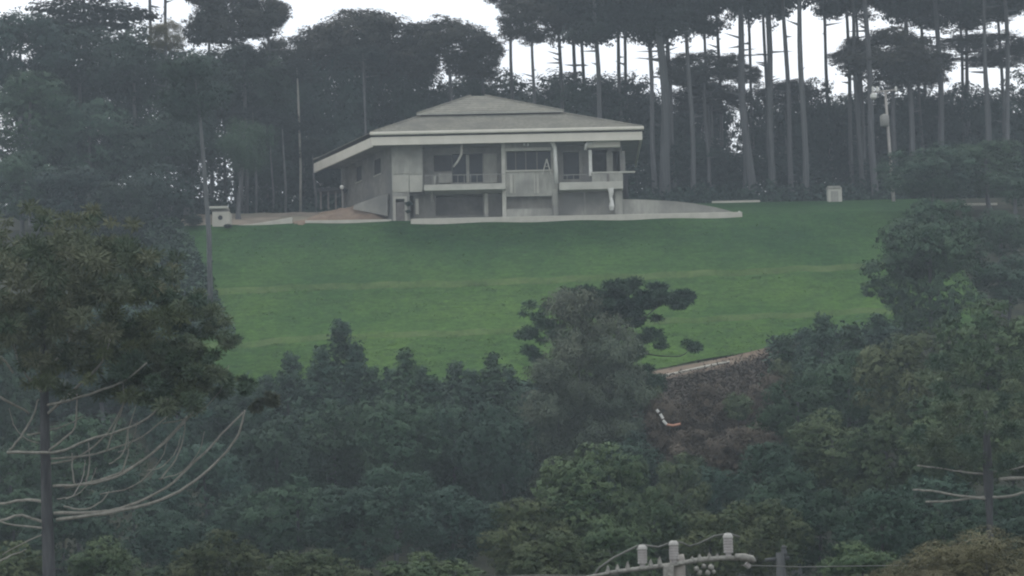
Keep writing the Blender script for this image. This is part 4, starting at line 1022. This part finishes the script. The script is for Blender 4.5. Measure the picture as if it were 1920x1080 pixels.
for a in [([(105, 975), (200, 962), (300, 938), (365, 902), (415, 858), (448, 812), (459, 770)], 0, -1.5, .075, .035),
          ([(100, 962), (190, 960), (240, 948), (310, 915), (370, 862), (415, 815), (456, 772)], 0, .8, .07, .035),
          ([(100, 912), (180, 905), (230, 888), (285, 850), (320, 820), (362, 772)], 0, -1, .06, .03),
          ([(120, 915), (200, 895), (260, 868), (300, 835), (352, 780)], .2, 1.2, .05, .03),
          ([(15, 848), (60, 848), (110, 847), (165, 825), (225, 808), (275, 785), (315, 748)], 0, -2, .065, .035),
          ([(84, 940), (40, 938), (0, 945), (-60, 930), (-120, 880)], 0, 1, .065, .04),
          ([(84, 980), (60, 972), (35, 966), (0, 975), (-70, 965), (-140, 900)], 0, -1, .06, .04),
          ([(0, 744), (30, 760), (55, 775)], -.5, 0, .05, .04), ([(18, 845), (45, 810), (62, 780), (72, 748)], 0, .4, .05, .03),
          ([(50, 815), (90, 808), (130, 795), (155, 780)], 0, .5, .04, .02), ([(84, 850), (110, 830), (140, 800), (145, 735)], 0, -.7, .05, .03),
          ([(0, 668), (15, 685), (25, 700)], 0, .2, .05, .04), ([(-30, 1065), (0, 1052), (25, 1040), (50, 1030)], 0, .3, .05, .02),
          ([(84, 1000), (40, 1020), (5, 1040)], 0, .3, .03, .02),
          ([(140, 908), (136, 880), (135, 850)], 0, 0, .035, .02), ([(162, 904), (168, 870), (166, 830)], 0, 0, .035, .02),
          ([(200, 845), (215, 800), (232, 755), (228, 700)], 0, 0, .035, .025), ([(228, 885), (240, 850), (240, 800)], 0, 0, .035, .02),
          ([(300, 900), (330, 860), (345, 815), (347, 790)], 0, 0, .035, .02), ([(205, 870), (230, 850), (240, 810), (255, 760)], 0, 0, .03, .02),
          ([(84, 780), (140, 730), (190, 680), (210, 620)], 0, -1.5, .06, .03), ([(84, 760), (150, 745), (230, 715), (275, 680)], 0, -2.4, .06, .03),
          ([(84, 740), (40, 690), (20, 620)], 0, -1.5, .05, .03), ([(84, 700), (130, 640), (150, 570)], 0, 1.5, .05, .03),
          ([(120, 950), (160, 955), (190, 940), (205, 920)], 0, 0, .04, .02)]: branch(*a)
tw_ = random.Random(4)
for k in range(9):
    a0 = tw_.uniform(60, 330); b0 = 985 - (a0 / 330) ** 2 * 60 - tw_.uniform(20, 230); ln = tw_.uniform(50, 130); sx = tw_.uniform(.3, 1.1) * (1 if a0 > 90 else -1)
    branch([(a0, b0), (a0 + ln * sx * .5, b0 - ln * .12), (a0 + ln * sx * .9, b0 - ln * .5), (a0 + ln * sx * 1.05, b0 - ln * .9)], tw_.uniform(-1.5, 1.5), tw_.uniform(-2, 2), .028, .014)
for k, (a0, b0, a1, b1) in enumerate(((92, 870, 250, 700), (88, 990, -80, 930), (92, 860, 340, 745))):
    dx = a1 - a0; branch([(a0, b0), (a0 + dx * .35, b0 - (b0 - b1) * .08), (a0 + dx * .7, b0 - (b0 - b1) * .36), (a0 + dx * .92, b0 - (b0 - b1) * .75), (a1, b1)], 0, (-1) ** k * 2.0, .045, .02)
g = np.random.default_rng(31)
def tufts(g, spec, AD, spread, vs=.8):
    """spec: (px, py, radius px, count, radius of tuft px) -> centres and radii in the tree's world"""
    C, Rr = [], []
    for px, py, rp_, n, tr in spec:
        for _ in range(n):
            a, q = g.uniform(0, 6.28), math.sqrt(g.uniform())
            v = P(px + rp_ * 1.25 * q * math.cos(a), py + rp_ * vs * q * math.sin(a), AD + g.uniform(-1, 1) * spread); C.append(tuple(v)); Rr.append(tr * AD / F * g.uniform(.7, 1.25))
    return C, Rr
def foliage(parent, spec, AD, spread, n, leaf, m, seed, flat=.7, aspect=4.0, name='foliage', vs=.8):
    g = np.random.default_rng(seed); C, Rr = tufts(g, spec, AD, spread, vs)
    me = needles_mesh(name, g, [(a - parent.location.x, b_ - parent.location.y, c - parent.location.z) for a, b_, c in C], Rr, n, leaf, M[m], flat, aspect)
    return link(name, me, parent)
foliage(ar, [(60, 520, 120, 60, 26), (160, 500, 90, 40, 26), (250, 500, 70, 26, 24), (-60, 540, 130, 40, 28), (0, 620, 90, 30, 26), (120, 620, 80, 30, 24),
             (80, 460, 130, 36, 20), (300, 540, 40, 12, 20), (190, 440, 60, 14, 18)], AD, 4.5, 64000, .042, 'arau_leaf', 1)
foliage(ar, [(270, 590, 60, 24, 24), (250, 650, 60, 22, 24), (350, 690, 55, 24, 24), (300, 720, 60, 18, 24), (200, 700, 60, 16, 24), (110, 700, 60, 12, 22)], AD, 2.2, 30000, .040, 'broad_leaf', 2)
foliage(ar, [(370, 600, 42, 16, 20), (415, 640, 24, 7, 14), (340, 560, 30, 8, 18), (395, 680, 26, 5, 14), (330, 640, 30, 8, 16), (470, 728, 14, 4, 13), (455, 715, 8, 2, 13), (350, 730, 60, 16, 22), (400, 720, 30, 7, 18), (280, 680, 50, 14, 22)], AD - 1, 1.2, 24000, .036, 'arau_leaf', 3)
foliage(ar, [(498, 760, 18, 4, 16), (505, 745, 8, 2, 10)], AD - 1, .4, 3500, .027, 'feather_leaf', 4)
# araucaria in front of the lawn
LD = 138.; p = P(1150, 800, LD)
a2 = empty('araucaria_tree', (p.x, LD, gz(p.x, LD))); tag(a2, 'araucaria with a dark flat top spread in front of the lawn, right of centre', 'araucaria')
MB().tube([(p.x, LD, gz(p.x, LD) - .2), P(1152, 720, LD), P(1158, 640, LD), P(1165, 560, LD)], [.26, .2, .16, .08], 9).build('trunk', M['bark'], a2, smooth=True)
for a in [([(1158, 640), (1110, 615), (1060, 600), (1010, 600)], 0, -1, .08, .04), ([(1156, 680), (1100, 690), (1040, 690), (995, 665)], 0, 1, .07, .04),
          ([(1160, 620), (1200, 600), (1240, 570)], 0, 1, .08, .04), ([(1157, 650), (1190, 645), (1225, 632)], 0, -1, .06, .04), ([(1158, 655), (1220, 665), (1275, 668), (1297, 650)], 0, 0.6, .06, .03),
          ([(1155, 700), (1180, 710), (1205, 700)], 0, 0.3, .06, .03)]: branch(*a, parent=a2, AD=LD, m='bark')
foliage(a2, [(1110, 556, 44, 20, 17), (1175, 552, 70, 40, 18), (1250, 562, 38, 24, 18), (1160, 580, 56, 26, 17), (1085, 550, 24, 8, 14), (1190, 598, 34, 9, 14)], LD, 2.6, 42000, .06, 'bluegreen_leaf', 11, flat=.55, vs=.36)
foliage(a2, [(1005, 585, 20, 6, 14), (1010, 620, 24, 9, 14), (985, 632, 14, 4, 12), (1035, 610, 14, 4, 12), (995, 668, 16, 8, 14), (1222, 630, 20, 8, 13), (1238, 648, 8, 3, 11), (1297, 648, 12, 6, 13),
             (1190, 665, 12, 6, 14), (1200, 700, 16, 9, 15), (1220, 722, 16, 8, 14), (1235, 710, 8, 3, 10)], LD - .5, 1.2, 22000, .05, 'bluegreen_leaf', 12)
# araucaria at the lower right with forked bare branches
RD = 80.; p = P(1856, 1030, RD)
a3 = empty('araucaria_tree', (p.x, RD, gz(p.x, RD))); tag(a3, 'right hand araucaria trunk with forked pale bare branches near the right edge', 'araucaria')
MB().tube([(p.x, RD, gz(p.x, RD) - .2), P(1857, 1020, RD), P(1855, 960, RD), P(1853, 900, RD), P(1850, 820, RD), P(1848, 740, RD)], [.22, .1, .12, .18, .12, .06], 9).build('trunk', M['bark'], a3, smooth=True)
for a in [([(1850, 935), (1800, 930), (1760, 922), (1712, 918)], 0, -1, .07, .04), ([(1852, 930), (1800, 938), (1735, 941)], 0, .5, .06, .04), ([(1856, 933), (1890, 930), (1925, 922), (1980, 900)], 0, -1, .07, .05),
          ([(1850, 890), (1800, 884), (1760, 878), (1720, 872)], 0, 1, .05, .03), ([(1852, 885), (1895, 880), (1930, 872)], 0, .5, .05, .03), ([(1873, 900), (1895, 897), (1930, 897)], 0, 0, .1, .08),
          ([(1858, 1000), (1800, 1020), (1760, 1030), (1740, 1028)], 0, .4, .03, .02)]: branch(*a, parent=a3, AD=RD, m='barkpale')
foliage(a3, [(1760, 850, 60, 14, 22), (1850, 800, 90, 26, 24), (1900, 840, 60, 12, 22), (1730, 800, 40, 8, 20), (1820, 720, 80, 16, 22)], RD, 2.5, 36000, .034, 'arau_leaf', 21)
# ------------------------------------------------------------------ power line pole in the foreground
PD = 26.; pz = gz(P(1270, 1080, PD).x, PD)
pl = empty('power_line_pole', (P(1270, 1080, PD).x, PD, pz)); tag(pl, 'foreground power line pole head with spiked crossarm and three grey insulators', 'power pole')
q = P(1270, 1040, PD); MB().tube([(q.x, PD, pz - .3), (q.x, PD, q.z - .05), (q.x - .005, PD, q.z)], [.13, .085, .075], 12).build('pole', M['pole'], pl, smooth=True)
MB().tube([P(1100, 1083, PD - .12), P(1150, 1073, PD - .12), P(1200, 1066, PD - .12), P(1262, 1059, PD - .12), P(1310, 1050, PD - .12), P(1360, 1046, PD - .12), P(1385, 1047, PD - .12)], [.020, .022, .025, .027, .028, .028, .027], 9).build('crossarm', M['metal'], pl, smooth=True)
MB().tube([P(1378, 1043, PD - .13), P(1395, 1045, PD - .13), P(1410, 1048, PD - .13), P(1415, 1054, PD - .13)], [.03, .044, .04, .026], 10).build('end_cap', M['metal'], pl, smooth=True)
MB().tube([P(1398, 1056, PD - .1), P(1406, 1064, PD - .1)], [.04, .025], 8).build('clamp', M['porcelain'], pl)
rr = random.Random(2)
for a, b_, h in ((1140, 1075, 13), (1158, 1072, 13), (1177, 1068, 14), (1220, 1063, 13), (1237, 1060, 15), (1298, 1053, 8), (1312, 1050, 9), (1330, 1047, 9), (1345, 1046, 6)):
    c = P(a, b_, PD - .12); MB().lathe(c, [(.032, .0), (.026, h * .0022), (.006, .02 + h * .005)], 7).build('spike', M['metal'], pl)
for a, b_, r_ in ((1306, 1067, .03), (1320, 1062, .028), (1333, 1064, .035), (1327, 1074, .03), (1312, 1074, .03), (1338, 1072, .024)):
    c = P(a, b_, PD - .2); MB().lathe(c, [(r_ * .4, -r_), (r_, -r_ * .3), (r_ * .9, r_ * .5), (r_ * .3, r_)], 8).build('clamp', M['metal'], pl, smooth=True)
MB().box(*bx(1244, 1060, 1264, 1082, PD - .16, .1)).build('bracket', M['metal'], pl, .012)
for px, pt, pb in ((1205, 1023, 1064), (1264, 1015, 1056), (1366, 1001, 1044)):
    c = P(px, pb, PD - .1); h = (pb - pt) * PD / F
    prof = [(.035, 0), (.03, h * .16)]; nsh = 5
    for s in range(nsh):
        zz = h * (.16 + .6 * s / nsh); prof += [(.052, zz + .002), (.054, zz + h * .07), (.047, zz + h * .1)]
    prof += [(.05, h * .78)]
    o = MB().lathe(c, prof, 14).build('insulator', M['porcelain'], pl)
    MB().lathe(c + Vector((0, 0, h * .78)), [(.054, 0), (.058, h * .05), (.05, h * .15), (.03, h * .24)], 14).build('insulator_cap', M['cap'], o)
def wire(name, pts, D0, D1, r_, lab):
    n = len(pts); m = MB().tube([P(a, b_, D0 + (D1 - D0) * i / (n - 1)) for i, (a, b_) in enumerate(pts)], r_, 6)
    o = m.build(name, M['wire'], None, smooth=True); tag(o, lab, 'wire'); return o
wire('power_wire', [(1110, 1085), (1122, 1066), (1150, 1046), (1195, 1024), (1205, 1022), (1235, 1026), (1264, 1015)], PD - .1, PD - .1, .012, 'grey wire looping from the lower left over the left insulator to the middle one')
wire('power_wire', [(1264, 1015), (1280, 1018), (1292, 1024), (1310, 1019), (1340, 1005), (1366, 1000), (1388, 1007)], PD - .1, PD, .010, 'grey wire rising from the middle insulator to the right insulator')
wire('power_wire', [(1390, 1060), (1500, 1063), (1700, 1060), (1780, 1058)], PD, 70, .010, 'thin horizontal wire running right behind the crossarm end')
wire('power_wire', [(900, 1083), (1000, 1079), (1100, 1080), (1160, 1078)], PD, PD, .008, 'thin dark wire entering along the bottom edge, left of the crossarm')
p = P(1463, 1036, 62); z = gz(p.x, 62)
p2 = empty('power_line_pole', (p.x, 62, z)); tag(p2, 'dim second power pole head half hidden right of the crossarm', 'power pole')
MB().tube([(p.x, 62, z), (p.x, 62, p.z)], [.2, .12], 9).build('pole', M['bark'], p2, smooth=True)
MB().tube([P(1435, 1050, 62), P(1480, 1046, 62)], .05, 6).build('crossarm', M['bark'], p2)
MB().lathe(P(1470, 1044, 62), [(.05, 0), (.09, .08), (.07, .2), (.08, .26), (.03, .3)], 9).build('insulator', M['bark'], p2)
# shrub beside the cellar door and low yard bushes
g = np.random.default_rng(3)
def small_bush(px, py, r_, D, lab, kind='dark'):
    p = P(px, py, D); b_ = empty('bush', (p.x, D, gz(p.x, D))); tag(b_, lab, 'bush')
    c = link('foliage', LIB[kind][1], b_); c.scale = (r_, r_, r_ * .8); c.location = (0, 0, max(p.z - gz(p.x, D), r_ * .5))
small_bush(766, 383, .35, 199.7, 'small dark shrub right of the cellar door of the house')
small_bush(765, 397, .25, 199.75, 'tiny dark shrub low beside the cellar door')
small_bush(362, 415, .8, 199.3, 'dark bush in front of the pale dirt left of the hut')
small_bush(427, 428, .35, 199.2, 'small dark bush at the foot of the hut')
small_bush(1390, 372, .0 + .9, 219, 'low dark bush at the foot of the pines behind the thin kerb')
# ------------------------------------------------------------------ haze
hz = MB().box(-310, 310, -65, 710, -72, 85)
o = hz.build('haze', None); tag(o, 'pale even haze over the valley', kind='stuff')
m = bpy.data.materials.new('haze'); m.use_nodes = True; n = m.node_tree.nodes; n.clear()
ou = n.new('ShaderNodeOutputMaterial'); v = n.new('ShaderNodeVolumePrincipled'); v.inputs['Density'].default_value = HAZE
v.inputs['Color'].default_value = (.74, .86, .96, 1); v.inputs['Anisotropy'].default_value = 0.0
m.node_tree.links.new(v.outputs[0], ou.inputs['Volume']); o.data.materials.append(m); o.display_type = 'WIRE'
